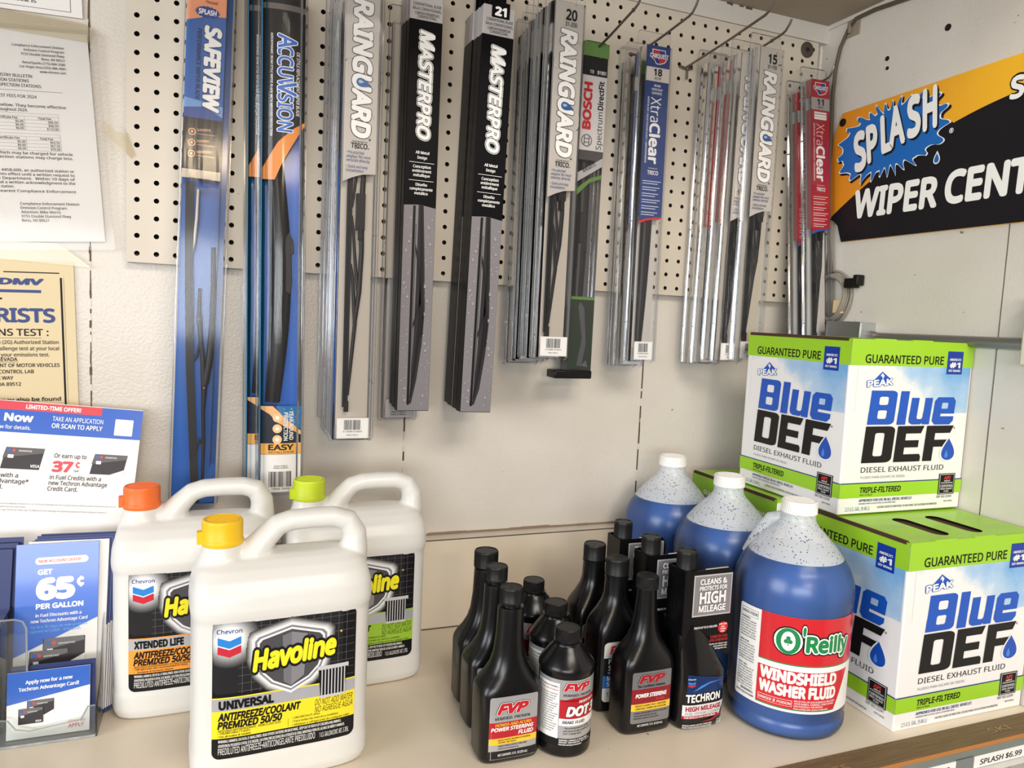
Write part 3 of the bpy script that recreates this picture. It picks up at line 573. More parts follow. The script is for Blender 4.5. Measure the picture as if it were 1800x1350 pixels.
def jug_label(P, col, name, prods, extra):
    x0, x1, zt, zb_ = -.0785, .0775, .1965, .0410; H_ = zt - zb_; G = lambda f: zt - f * H_
    D1, D2, D3, D4 = (mat(c, .3) for c in ('#1b1a1c', '#3a393b', '#77767a', '#c9c8ca')); SIL = mat('#bdbec4', .3, .3); CO = mat(col, .35)
    P.poly(rrect(x0, x1, zb_, zt, .008), D1, 1); P.poly(rrect(x0, .062, G(.52), zt, .008), mat('#28272a', .3), 2)
    GR = mat('#6d6c70', .35)
    for k in range(14): u = -.048 + k * .0095; P.rect(u, u + .00035, G(.53), zt - .0012, GR, 3) if u < x1 - .006 else None
    for k in range(9): P.rect(-.052, x1 - .002, G(.05 + k * .058), G(.05 + k * .058) + .00035, GR, 3)
    for k in range(12):
        a = 1.05 - k * .055; g_ = int(62 + k * 17.2); P.poly([(max(x0 + .0004, x), min(zt - .0004, y)) for x, y in [(-.061 + .030 * a * math.cos(2 * PI * i / 30), zt - .020 + .030 * a * math.sin(2 * PI * i / 30)) for i in range(30)]], mat('#%02x%02x%02x' % (g_, g_, g_ + 1), .35), 3 + k * .16)
    sh = lambda s, m_, L: P.poly([(x * s + .004, (y - .148) * s + .148) for x, y in ((-.040, .172), (-.036, .1765), (0, .1865), (.036, .1765), (.040, .172), (.0395, .150), (.034, .133), (.022, .120), (0, .1085), (-.022, .120), (-.034, .133), (-.0395, .150))], m_, L)
    for k in range(6): sh(1.22 - k * .024, mat('#%02x%02x%02x' % ((70 + k * 26,) * 3), .35), 4 + k * .15)
    sh(1.06, mat('#e9e9ec', .25), 6); sh(.98, mat('#a3a3a8', .2, .4), 7); sh(.92, mat('#f0f0f2', .25), 8); sh(.86, mat('#5b5a5f', .25, .3), 9)
    P.poly([(.004, .148 + .035 * .86), (.004 + .017, .148 + .030 * .86), (.004 + .014, .148 - .026 * .86), (.004, .148 - .038 * .86)], mat('#99989d', .25, .3), 10)
    P.poly([(.004, .148 + .035 * .86), (.004 - .010, .148 + .031 * .86), (.004 - .008, .148 - .031 * .86), (.004, .148 - .038 * .86)], mat('#85848a', .25, .3), 10)
    P.text('Chevron', -.0745, zt - .0125, .0048, mat('#22408c', .4), w=.026, bold=.012, L=6); BLc, RDc = mat('#2a86d6', .4), mat('#c8283c', .4)
    for m_, t_, f_ in ((BLc, .0165, .0085), (RDc, .0265, .0085)): P.poly([(-.0735, zt - t_), (-.0615, zt - t_ - .0045), (-.0495, zt - t_), (-.0495, zt - t_ - f_), (-.0615, zt - t_ - f_ - .0045), (-.0735, zt - t_ - f_)], m_, 7)
    P.text('Havoline', -.0375, .1375, .0235, mat('#f6e92c', .4), w=.093, bold=.045, shear=.26, rot=5, L=11, out=INK, oo=.085); P.disc(.0595, .1705, .0014, mat('#d8a83c', .4), 6)
    P.rect(x0, x1, G(.555), G(.545), CO, 5); P.rect(x0, x1, G(.645), G(.555), SIL, 5); P.rect(x0, x1, G(.845), G(.645), CO, 5)
    P.text(name, -.072, G(.632), .0095, INK, w=.058, bold=.05, L=6)
    P.text('ANTIFREEZE/COOLANT', -.0725, G(.715), .0086, INK, w=.088, bold=.04, shear=.2, L=6); P.text('PREMIXED 50/50', -.0730, G(.775), .0082, INK, w=.068, bold=.04, shear=.2, L=6); P.text(prods, -.0725, G(.797), .0026, INK, w=.066, L=6, shear=.1)
    for i, t in enumerate(extra): P.text('• ' + t, -.0725, G(.818 + .0001) - i * .0037 + .0006, .0024, INK, L=6, bold=.02)
    P.text('DO NOT ADD WATER', .031, G(.712), .0072, INK, w=.044, L=6, shear=.3, bold=-.004); P.text('NO AGREGUE AGUA', .031, G(.766), .0072, INK, w=.044, L=6, shear=.3, bold=-.004)
    for i, t in enumerate(('240.000 km/5 años', 'Para todas las marcas y modelos', 'Añádase a refrigerante de cualquier color')): P.text('• ' + t, .006, G(.785) - i * .0042, .0026, INK, L=6)
    P.rect(.0015, .0018, G(.835), G(.775), INK, 6)
    P.text('WARNING: HARMFUL OR FATAL IF SWALLOWED. READ OTHER CAUTIONS ON BACK PANEL. KEEP OUT OF REACH OF CHILDREN AND ANIMALS.', -.072, G(.877), .0034, WHITE, w=.134, L=6, bold=.02); P.text('ADVERTENCIA: PELIGROSO O FATAL SI SE INGIERE. LEA OTRAS PRECAUCIONES EN LA ETIQUETA DE ATRAS. MANTENGA FUERA DEL ALCANCE DE NIÑOS Y ANIMALES.', -.072, G(.910), .0034, WHITE, w=.138, L=6, bold=.02)
    P.text('PREDILUTED ANTIFREEZE•ANTICONGELANTE PREDILUIDO', -.072, G(.965), .0074, WHITE, w=.104, L=6, bold=-.005); P.text('1 U.S. GALLON/CONT. NET. 3.785L', .037, G(.965), .0056, WHITE, w=.034, L=6, bold=-.003)
    P.rect(.033, .0690, .1270, .1320, D4, 9); P.poly([(.0345, .1275), (.0675, .1275), (.064, .0960), (.037, .0960)], INK, 9); P.rect(.036, .0650, .0940, .0970, D4, 10)
    for k in range(8): P.rect(.0378 + k * .0037, .0391 + k * .0037, .0970, .1275, D4, 10)
def jug(label, x, y, rz, capc, col, name, prods, extra, first=False):
    q = thing('antifreeze_jug', label, 'jug', (x, y, 0), rz, 'antifreeze jugs on the counter'); j = JUG if first else JUG.copy()
    if not first: COL.objects.link(j)
    j.parent = q
    a_, b_ = .0985, .0565
    P = Print(lambda u, v, d: (u, -b_ * (1 - abs(u / a_) ** 5) ** .2 - .0003 - d, v), .012); jug_label(P, col, name, prods, extra); P.build('front_label', j)
    cm = mat(capc, .42); cp = cap_mb(.0222, .273, .297, cm, 40, True, -.066, 0, True); cp.lathe([(.0222, .268), (.0232, .270), (.0232, .2735), (.0222, .275)], cm, 40, -.066, 0); cp.box(-.093, -.082, -.006, .004, .270, .284, cm); cp.build('cap', q)
    return q
jug('white antifreeze jug with yellow cap and yellow label, frontmost of three', .1835, -.317, 3.5, '#f2c21f', '#f4e02e', 'UNIVERSAL', 'ANTICONGELANTE/REFRIGERANTE - PREMEZCLADO 50/50', ('150,000 miles / 5 years', 'For all makes & models', 'Add to any color coolant'), True)
jug('white antifreeze jug with orange cap behind the yellow capped one', .0850, -.1365, 2, '#ee7230', '#f5a03c', 'XTENDED LIFE', 'ANTICONGELANTE/REFRIGERANTE DE VIDA EXTENDIDA', ('GM approved. Also recommended for Asian,', '   European & Domestic vehicles', '150,000 miles / 5 years'))
jug('white antifreeze jug with lime cap and green label at the back right', .2990, -.1330, 2, '#c3d42a', '#9cc63a', 'CONVENTIONAL', 'ANTICONGELANTE/REFRIGERANTE CONVENCIONAL', ('For automobiles and light trucks', 'Heavy duty service', 'Phosphate free'))

# ================================================================= BLACK BOTTLES
BOT = mat('#100f10', .26, 0, 0, .02, 200, .42); CAPB = mat('#181718', .42, 0, 0, 0, 0, .3)
SILV = mat('#b4b4b6', .3, .35); RDL = mat('#b5202c', .35); YEL = mat('#efc33a', .4)
def bottle_body(secs): b = MB(); b.loft([sup(a, bb, z, e, 48) for z, a, bb, e in secs], BOT); return b
FVPS = [(0, .034, .019, 4), (.002, .0378, .0235, 4.5), (.008, .0400, .026, 4.5), (.083, .0405, .0265, 4.5), (.090, .0396, .026, 4.2), (.097, .0365, .0245, 3.6), (.106, .0295, .022, 3), (.117, .0235, .0195, 2.5), (.131, .0195, .0178, 2.2), (.153, .0172, .0167, 2), (.185, .0162, .0162, 2), (.1880, .0158, .0158, 2), (.1885, .0118, .0118, 2), (.195, .0118, .0118, 2)]
def fvp_text(P, sx=1):
    P.text('FVP', -.0225, .0650, .0125, mat('#c11f2e', .35), w=.041, bold=.05, shear=.3, L=3, out=WHITE, oo=.03, out2=INK)
def fvp_label_a(P):
    P.rect(-.031, .031, .008, .086, SILV, 1, .003); P.rect(-.031, .031, .0345, .0545, RDL, 2); P.rect(-.031, .031, .0265, .0345, YEL, 2); P.rect(-.031, .031, .0085, .0185, mat('#242224', .4), 2); fvp_text(P)
    P.text('VERIFIED. PROVEN.', -.0245, .0575, .0035, INK, w=.046, bold=.02, shear=.25, L=3); P.text('HONDA AND ACURA', -.0240, .0493, .0040, YEL, w=.047, bold=.02, shear=.2, L=3); P.text('POWER STEERING', -.0290, .0435, .0046, WHITE, w=.055, bold=.03, shear=.2, L=3); P.text('FLUID', .026, .0368, .0048, WHITE, w=.020, bold=.03, shear=.2, L=3, al='r')
    P.text('• REDUCES NOISE AND WEAR OF BEARINGS,', -.021, .0310, .0021, INK, w=.044, L=3, bold=.02); P.text('PISTONS, AND VALVES', -.019, .0280, .0021, INK, w=.023, L=3, bold=.02); P.text('DANGER: HARMFUL OR FATAL IF SWALLOWED', -.019, .0235, .0023, INK, w=.037, L=3); P.text('Read back panel carefully before using', -.019, .0205, .0017, INK, w=.026, L=3); P.text('NET CONTENTS: 12 FL. OZ (355 mL)', -.019, .0118, .0030, WHITE, w=.038, L=3, bold=.01)
def bottle(name, label, cat, x, y, rz, secs, cap, lab, b_, a_, e_, grp, zo=0):
    q = thing(name, label, cat, (x, y, 0), rz, grp); bb_ = bottle_body(secs).build('bottle_body', q, sharp=50)
    r, z0, z1, rib = cap; c = cap_mb(r, z0, z1, CAPB, 44, rib); c.lathe([(.0008, z1 - (z1 - z0) * .035), (.0001, z1 - (z1 - z0) * .0)], CAPB, 8); c.build('cap', q)
    if lab: P = Print(lambda u, v, d: (u, -b_ * max(0.0, 1 - abs(u / a_) ** e_) ** (1 / e_) - .0003 - d, v), .008); lab(P); P.build('front_label', bb_)
    return q
G1 = 'black power steering bottles in the left row'
CP = (.0142, .1930, .2120, True)
bottle('power_steering_bottle', 'black bottle with red and yellow label, front of the left row', 'bottle', .4480, -.3900, 0, FVPS, CP, fvp_label_a, .0265, .0405, 4.5, G1)
bottle('power_steering_bottle', 'black long necked bottle, second in the left row', 'bottle', .4570, -.3140, 0, FVPS, CP, fvp_label_a, .0265, .0405, 4.5, G1)
bottle('power_steering_bottle', 'black long necked bottle with wide flush cap, rear of the left row', 'bottle', .4635, -.2520, 0, FVPS, (.0170, .1900, .2130, True), fvp_label_a, .0265, .0405, 4.5, G1)
# brake fluid: round bottles
def dot_label(P):
    r = .0352; P.rect(-.048, .048, .018, .1010, SILV, 1); P.rect(-.048, -.013, .026, .0960, WHITE, 2); P.rect(-.012, .048, .052, .0760, RDL, 2); P.poly([(-.012, .074), (.004, .0785), (.048, .0785), (.048, .074), (-.012, .074)], RDL, 2); P.rect(-.012, .048, .043, .052, WHITE, 2); P.rect(-.048, .048, .0165, .0265, INK, 2)
    P.text('FVP', -.008, .0875, .0098, mat('#c11f2e', .35), w=.036, bold=.05, shear=.3, L=3, out=WHITE, oo=.03, out2=INK); P.text('VERIFIED. PROVEN.', -.008, .0805, .0030, INK, w=.04, bold=.02, shear=.25, L=3); P.text('HEAVY DUTY', .012, .0715, .0036, WHITE, w=.026, bold=.03, shear=.2, L=3); P.text('DOT 3', -.004, .0555, .0120, WHITE, w=.045, bold=.05, shear=.2, L=3, out=INK, oo=.03)
    P.text('BRAKE FLUID', -.008, .0455, .0042, INK, w=.030, bold=.03, shear=.2, L=3)
    for i, t in enumerate(('• Recommended for all disc', '  and drum brake systems for', '  DOT 3 brake fluid')): P.text(t, -.006, .0390 - i * .0036, .0023, INK, L=3, bold=.01)
    for i, t in enumerate(('WARNING: HARMFUL IF SWALLOWED.', 'IRRITANT. SKIN IRRITANT.  NET 12 FL. OZ', 'Read other warnings on back panel.')): P.text(t, -.011, .0235 - i * .0028, .0020, WHITE, L=3, w=(.04, .044, .03)[i], bold=.02)
    P.text('READ BACK PANEL', -.046, .0905, .0022, INK, w=.032, L=3, bold=.02); P.text('Keep out of reach of children', -.046, .0865, .0020, RDL, w=.032, L=3)
    for i in range(16): P.text('Brake fluid absorbs moisture. Keep lid tight', -.046 + .0005 * (i % 3), .0815 - i * .0032, .0017, T2, w=.031 - .002 * (i % 4), L=3)
DOTP = [(.0300, 0), (.0340, .0025), (.0350, .007), (.0345, .0165), (.0345, .0166), (.0345, .1050), (.0352, .1070), (.0352, .1105), (.0335, .1145), (.0235, .1290), (.0185, .1345), (.0178, .1360), (.0178, .1385), (.0140, .1390), (.0140, .1450)]
for k, (x, y, rz, lb) in enumerate(((.5250, -.3960, -16, 'squat black round bottle with silver label, front of its row of three'), (.5455, -.3150, -24, 'squat black round bottle, middle of its row of three'), (.5490, -.2280, -24, 'squat black round bottle, rear of its row of three'))):
    q = thing('brake_fluid_bottle', lb, 'bottle', (x, y, 0), rz, 'brake fluid bottles'); b = MB(); b.lathe(DOTP, BOT, 56); bb_ = b.build('bottle_body', q, sharp=50); c = cap_mb(.0158, .1385, .1545, CAPB, 44, True); c.build('cap', q)
    P = Print(lambda u, v, d: ((.0347 + d) * math.sin(u / .0347), -(.0347 + d) * math.cos(u / .0347), v), .004); dot_label(P); P.build('wrap_label', bb_)
# single bottle with darker label
PSS = [(0, .036, .019, 4), (.002, .0380, .0235, 4.5), (.009, .0393, .026, 4.5), (.087, .0393, .0262, 4.5), (.096, .0385, .0258, 4), (.103, .0357, .0245, 3.6), (.113, .0295, .0215, 3), (.123, .0225, .0190, 2.6), (.135, .0178, .0168, 2.2), (.156, .0150, .0150, 2), (.186, .0132, .0132, 2), (.194, .0130, .0130, 2)]
def ps_label(P):
    P.rect(-.029, .030, .0175, .0870, mat('#8f8f93', .28, .5), 1, .003); P.rect(-.029, .030, .0440, .0640, mat('#8d1c28', .35), 2); P.rect(-.029, .030, .0345, .0440, YEL, 2); fvp_p = .0720
    P.text('FVP', -.0205, fvp_p, .0105, mat('#a51c2a', .35), w=.040, bold=.05, shear=.3, L=3, out=SILV, oo=.03, out2=INK); P.text('The Confident Solution.', -.0220, .0660, .0034, INK, w=.043, bold=.025, L=3); P.text('POWER STEERING', -.0240, .0525, .0052, WHITE, w=.047, bold=.035, shear=.2, L=3); P.text('FLUID', .0200, .0465, .0034, RED, w=.013, al='r', bold=.02, L=3, shear=.2)
    P.text('PROTECTS AGAINST RUST, OXIDATION,', -.0235, .0400, .0025, INK, w=.047, L=3, bold=.02); P.text('CORROSION, FOAMING AND SQUEALING', -.0235, .0362, .0025, INK, w=.047, L=3, bold=.02)
    for i, t in enumerate(('WARNING: MAY BE HARMFUL OR FATAL IF SWALLOWED', 'Avoid contact with eyes and skin', 'Read other cautions on back panel')): P.text(t, -.0245, .0305 - i * .0035, .0020, INK, L=3, w=(.050, .034, .037)[i])
    P.text('NET CONTENTS: 12 FL. OZ (355 mL)', -.019, .0130, .0028, WHITE, w=.038, L=3, bold=.01)
bottle('power_steering_bottle', 'black long necked bottle standing alone before the taller card topped bottles', 'bottle', .6445, -.3840, 0, PSS, (.0148, .1905, .2070, True), ps_label, .0262, .0393, 4.5, None)
# taller faceted bottles with a white and blue label
FRS = [(0, .034, .021, 5), (.002, .0345, .0255, 6), (.008, .0355, .027, 6), (.104, .0355, .027, 6), (.116, .0350, .0265, 5), (.126, .0325, .0245, 4), (.140, .0245, .0205, 3), (.152, .0190, .0178, 2.3), (.162, .0170, .0168, 2), (.184, .0162, .0162, 2), (.1845, .0170, .0170, 2), (.1875, .0170, .0170, 2), (.1880, .0140, .0140, 2), (.195, .0140, .0140, 2)]
def fr_label(P):
    P.rect(-.0275, .0300, .0160, .1010, mat('#d2d0cc', .35), 1, .006); P.rect(-.0275, .0300, .0540, .0790, INK, 2); P.rect(-.0275, .0300, .0360, .0540, mat('#2569ad', .35), 2); P.text('FR', -.0190, .0845, .0110, mat('#d42a2a', .35), w=.0165, bold=.05, shear=.15, L=3)
    P.text('PO', -.0205, .0705, .0068, WHITE, w=.011, bold=.02, L=3); P.text('ST', -.0205, .0615, .0068, WHITE, w=.010, bold=.02, L=3); P.text('LIQ', -.0205, .0565, .0032, WHITE, L=3); P.text('MU', -.0215, .0465, .0062, WHITE, w=.012, bold=.02, L=3); P.text('SE', -.0215, .0385, .0062, WHITE, w=.009, bold=.02, L=3); P.text('12', -.0210, .0240, .0062, INK, w=.007, L=3)
bottle('power_steering_bottle', 'tall black bottle with white and blue label, front one of two', 'bottle', .6345, -.3200, 0, FRS, (.0165, .1880, .2110, True), fr_label, .027, .0355, 6, 'tall black bottles with white labels')
bottle('power_steering_bottle', 'tall black bottle with white and blue label, rear one of two', 'bottle', .6340, -.2530, 0, FRS, (.0165, .1880, .2110, True), fr_label, .027, .0355, 6, 'tall black bottles with white labels')
# fuel cleaner with folded card round the neck
TES = [(0, .033, .020), (.003, .0350, .0235), (.010, .0368, .0255), (.060, .0370, .0258), (.078, .0366, .0256)]
CRD = mat('#0e0d0f', .25, 0, .3)
def cleaner(label, x, y, rz):
    q = thing('fuel_cleaner_bottle', label, 'bottle', (x, y, 0), rz, 'fuel cleaner bottles with card sleeves'); b = MB(); n = 48; rings = [sup(a, bb, z, 3.6, n) for z, a, bb in TES]
    for t in (.2, .4, .6, .8, 1.0):                                   # shoulder slants down to the right, neck stands at the left
        a = .0366 * (1 - t) + .0165 * t; bb = .0256 * (1 - t) + .0150 * t; cx_ = -.0252 * t; r_ = sup(a, bb, 0, 3.6 - 1.5 * t, n, cx_)
        rings.append([(px, py, .078 + .090 * t ** .85 - (px - cx_) * .55 * (1 - t) ** 1.0 * (.6 if t < 1 else 0)) for px, py, pz in r_])
    for z in (.180, .212): rings.append(sup(.0150, .0145, z, 2.2, n, -.0255))
    b.loft(rings, mat('#0e0d0e', .16, 0, 0, 0, 0, .5)); b.build('bottle_body', q, sharp=50)
    cap_mb(.0138, .2115, .2410, CAPB, 40, True, -.0255, 0).build('cap', q)
    b = MB(); x0, x1, z0, z1, yf = -.0400, .0385, .1060, .2185, -.0195; th = .0008
    out = [(x0, .1100), (x0, z1), (x1 - .010, z1 + .001), (x1 - .003, z1 - .004), (x1, z1 - .012), (x1 - .001, .098), (.030, .100), (.004, .125), (-.018, .142), (-.027, .146)]
    b.prism(out, yf - th, yf, CRD); b.box(x0 - th, x0, yf, .0185, .132, z1, CRD); b.prism([(x0, .15), (-.002, .15), (-.002, z1), (x0, z1)], .0185, .0185 + th, CRD)
    b.prism([(-.006, .150), (.005, .128), (.029, .104), (x1 - .002, .102), (x1 - .001, z1 - .010), (x1 - .009, z1 + .0005), (-.006, z1)], yf, yf + .0045, mat('#efe4d2', .6)); b.prism([(-.006, .150), (.005, .128), (.029, .104), (x1, .102), (x1, z1 - .010), (x1 - .009, z1 + .001), (-.006, z1)], yf + .0045, yf + .0053, CRD); cs_ = b.build('card_sleeve', q)
    P = Print(lambda u, v, d: (u, yf - th - .0001 - d, v)); GS, GT = mat('#9c9a9c', .3, .5), mat('#ece9ea', .35)
    P.rect(-.0265, .0345, .1560, .2125, mat('#d9d7d9', .25, .5), 1); P.rect(-.0245, .0330, .1580, .2105, GS, 2)
    for t, z, h, w in (('CLEANS &', .1995, .0074, .043), ('PROTECTS FOR', .1915, .0056, .044), ('HIGH', .1735, .0155, .042), ('MILEAGE', .1620, .0088, .043)): P.text(t, .0042, z, h, GT, w=w, al='c', bold=.035, L=4, out=mat('#4c4a4c', .4), oo=.02)
    P.text('TREATS UP TO 21 GALLONS', -.022, .1390, .0030, WHITE, w=.037, bold=.02, shear=.15, L=2); P.disc(.0245, .1375, .0078, mat('#d3202a', .35), 1); 
    for i, t in enumerate(('FOR CARS', 'over', '75,000', 'miles')): P.text(t, .0245, .1410 - i * .0033, .0023, WHITE, al='c', bold=.02, L=2)
    P.text('STABILIZES FUEL', .0330, .1240, .0036, mat('#cf3330', .4), w=.028, al='r', L=2); P.text('FOR 24 MONTHS!', .0330, .1190, .0036, mat('#cf3330', .4), w=.028, al='r', L=2)
    for i, t in enumerate(('Perfect for classic cars', 'and vehicles with', 'infrequent use.')): P.text(t, .0330, .1145 - i * .0033, .0022, WHITE, al='r', L=2, bold=.01)
    P.build('sleeve_print', cs_)
    P = Print(lambda u, v, d: (u, -.0259 * max(.0, 1 - abs(u / .0372) ** 3.6) ** (1 / 3.6) - .0004 - d, v), .006)
    P.poly([(-.029, .0560), (.031, .0560), (.031, .0720), (-.029, .0985)] if False else [(-.028, .0520), (.030, .0520), (.030, .0700), (-.028, .0790)], mat('#16305f', .25), 1)
    P.poly([(-.020, .055), (-.008, .0625), (.006, .0665), (.024, .067), (.006, .0645), (-.006, .0595)], mat('#3f86d8', .3), 2)
    for m_, z in ((mat('#2a86d6', .4), .0690), (mat('#c8283c', .4), .0655)): P.poly([(-.027, z), (-.022, z - .0014), (-.017, z), (-.017, z - .0028), (-.022, z - .0042), (-.027, z - .0028)], m_, 3)
    P.text('Chevron', -.0275, .0715, .0021, WHITE, w=.0105, L=3)
    P.text('TECHRON', -.0290, .0405, .0105, WHITE, w=.053, bold=.03, L=2); P.poly([(-.032, .018), (.024, .018), (.033, .0365), (-.032, .0365)], mat('#dcdcde', .35), 1); P.rect(-.032, .022, .0175, .0215, mat('#a81f2e', .35), 2); P.poly([(-.006, .0115), (.012, .012), (.026, .0175), (.033, .026), (.026, .0205), (.012, .0140)], mat('#a81f2e', .35), 3)
    P.text('HIGH MILEAGE', -.0285, .0280, .0062, mat('#a5182a', .35), w=.055, bold=.03, L=3); P.text('FUEL SYSTEM CLEANER', -.0285, .0228, .0036, mat('#9a9a9e', .35), w=.053, bold=.02, L=3); P.text('FOR VEHICLES OVER 75,000 MILES', -.0295, .0183, .0024, WHITE, w=.047, bold=.02, L=3)
    P.text('12 FL OZ', .0205, .0095, .0030, WHITE, w=.009, L=3); P.text('(355 mL)', .0200, .0058, .0030, WHITE, w=.009, L=3); P.text('DANGER: HARMFUL OR FATAL IF SWALLOWED.', -.031, .0075, .0021, WHITE, w=.044, L=3, bold=.01); P.text('READ OTHER CAUTIONS ON BACK PANEL.', -.031, .0045, .0021, WHITE, w=.044, L=3, bold=.01)
    P.build('front_label', q)
cleaner('black fuel cleaner bottle with silver card sleeve, frontmost of three', .7215, -.3960, 0)
cleaner('black fuel cleaner bottle with silver card sleeve, middle of three', .7085, -.3270, 0)
cleaner('black fuel cleaner bottle with silver card sleeve, rearmost of three', .7075, -.2500, 0)

# ================================================================= WASHER FLUID
def frost(name, tr, drops):
    m = bpy.data.materials.new(name); m.use_nodes = True; N, Lk = nodes(m); bs = N['Principled BSDF']; out = N['Material Output']
    bs.inputs['Base Color'].default_value = (.82, .85, .88, 1); bs.inputs['Roughness'].default_value = .25
    t = N.new('ShaderNodeBsdfTransparent'); mx = N.new('ShaderNodeMixShader'); mx.inputs[0].default_value = tr
    Lk.new(bs.outputs[0], mx.inputs[1]); Lk.new(t.outputs[0], mx.inputs[2]); Lk.new(mx.outputs[0], out.inputs[0])
    if drops:
        tc = N.new('ShaderNodeTexCoord'); vo = N.new('ShaderNodeTexVoronoi'); vo.inputs['Scale'].default_value = 230; vo.inputs['Randomness'].default_value = 1
        n2 = N.new('ShaderNodeTexNoise'); n2.inputs['Scale'].default_value = 35; ad = N.new('ShaderNodeMath'); ad.operation = 'MULTIPLY'; ad.inputs[1].default_value = .74
        lt = N.new('ShaderNodeMath'); lt.operation = 'LESS_THAN'; mc = N.new('ShaderNodeMixRGB'); mc.inputs[1].default_value = (.82, .85, .88, 1); mc.inputs[2].default_value = (.20, .23, .30, 1)
        sb = N.new('ShaderNodeMath'); sb.operation = 'SUBTRACT'; sb.inputs[1].default_value = .16
        Lk.new(tc.outputs['Object'], vo.inputs['Vector']); Lk.new(tc.outputs['Object'], n2.inputs['Vector']); Lk.new(n2.outputs['Fac'], ad.inputs[0]); Lk.new(ad.outputs[0], sb.inputs[0])
        Lk.new(vo.outputs['Distance'], lt.inputs[0]); Lk.new(sb.outputs[0], lt.inputs[1]); Lk.new(lt.outputs[0], mc.inputs[0]); Lk.new(mc.outputs[0], bs.inputs['Base Color'])
    return m
FROST = frost('frosted_jug_plastic', .40, True); WET = clear('wet_jug_plastic', .03, (.93, .95, 1, 1), .25, 1.35)
FLUID = mat('#3664a6', .3); CAPW = mat('#f5f3ef', .4)
LIQ = .2330
WP = [(.0700, 0), (.0765, .004), (.0790, .012), (.0785, .0200), (.0768, .0225), (.0772, .0260), (.0785, .0300), (.0785, .1760), (.0792, .1860), (.0775, .2030), (.0715, .2190), (.0622, LIQ), (.0520, .2460), (.0385, .2610), (.0270, .2725), (.0232, .2790), (.0226, .2850), (.0222, .2920)]
def oreilly(P):
    RD = mat('#d3262f', .3, 0, .3); GN = mat('#1f8a4c', .35); SH = .168; SB = .040
    P.rect(-.074, .112, SB, SH, WHITE, 1, .004); P.rect(-.0370, .112, .1050, SH, RD, 2); P.rect(-.0370, .112, .1035, .1050, GN, 2); P.poly([(-.0370, .0450), (.070, .0450), (.094, .0960), (-.0370, .0960)], RD, 2); P.poly([(-.0370, .0435), (.0695, .0435), (.070, .0450), (-.0370, .0450)], GN, 2)
    P.text("Reilly", .0215, .1240, .0210, GN, w=.066, bold=.035, L=5, out=WHITE, oo=.055, out2=INK); P.text("'", .0165, .1330, .0230, GN, w=.0042, bold=.06, L=5, out=WHITE, oo=.055, out2=INK)
    P.disc(-.0005, .1360, .0195, INK, 4); P.disc(-.0005, .1360, .0178, WHITE, 6); P.disc(-.0005, .1360, .0150, GN, 8, .0175); P.disc(-.0005, .1360, .0088, WHITE, 9, .0130)
    for a in (90, 210, 330): P.disc(-.0005 + .0030 * math.cos(math.radians(a)), .1370 + .0030 * math.sin(math.radians(a)), .0028, GN, 10, n=10)
    P.rect(-.0010, .0000, .1300, .1360, GN, 10)
    P.text('WINDSHIELD', -.0335, .0795, .0150, WHITE, w=.104, bold=.05, L=3); P.text('WASHER FLUID', -.0335, .0610, .0150, WHITE, w=.104, bold=.05, L=3)
    P.rect(-.0340, .0100, .0480, .0565, WHITE, 3); P.rect(-.0335, .0095, .0485, .0560, RD, 4); P.text('DANGER', -.0325, .0505, .0036, WHITE, w=.017, L=5, bold=.02); P.text('POISON', -.0085, .0505, .0036, WHITE, w=.017, L=5, bold=.02); P.text('X', -.0140, .0500, .0045, WHITE, L=5, bold=.03)
    for i, t in enumerate(('MAY BE FATAL OR CAUSE BLINDNESS IF SWALLOWED.', 'VAPOR HARMFUL. FLAMMABLE. CANNOT BE MADE', 'NON-POISONOUS. SKIN IRRITANT.', 'Read carefully other cautions on side panel.')): P.text(t, .0125, .0555 - i * .0034, .0024, WHITE, L=3, w=(.058, .056, .039, .047)[i])
    P.rect(-.0700, -.0415, .1530, .1630, INK, 2); P.rect(-.0696, -.0419, .1534, .1626, WHITE, 3); P.text('DANGER X POISON', -.0688, .1562, .0042, INK, w=.026, bold=.02, L=4)
    rnd = random.Random(9); bl = ('WARNING: May be fatal or', 'cause blindness if swallowed.', 'Vapor harmful. Skin irritant.', 'Contains methanol. Do not', 'store in open containers.', 'Keep away from heat, sparks', 'and open flame. Use with', 'adequate ventilation.')
    for i in range(27):
        if i in (8, 17): continue
        P.text(bl[i % 8] if i % 9 else ('WARNING:', 'FLAMMABLE. KEEP AWAY', 'FIRST AID:')[i // 9 % 3], -.0700, .1490 - i * .0036, .0024, T, L=3, w=.026 + .002 * rnd.random() if i % 9 else .017, bold=.02 if i % 9 == 0 else .004)
    P.text('WARNING:', -.062, .0500, .0034, INK, L=3, bold=.02); P.text('KEEP OUT OF REACH OF CHILDREN', -.0700, .0450, .0028, INK, L=3, w=.030, bold=.02)
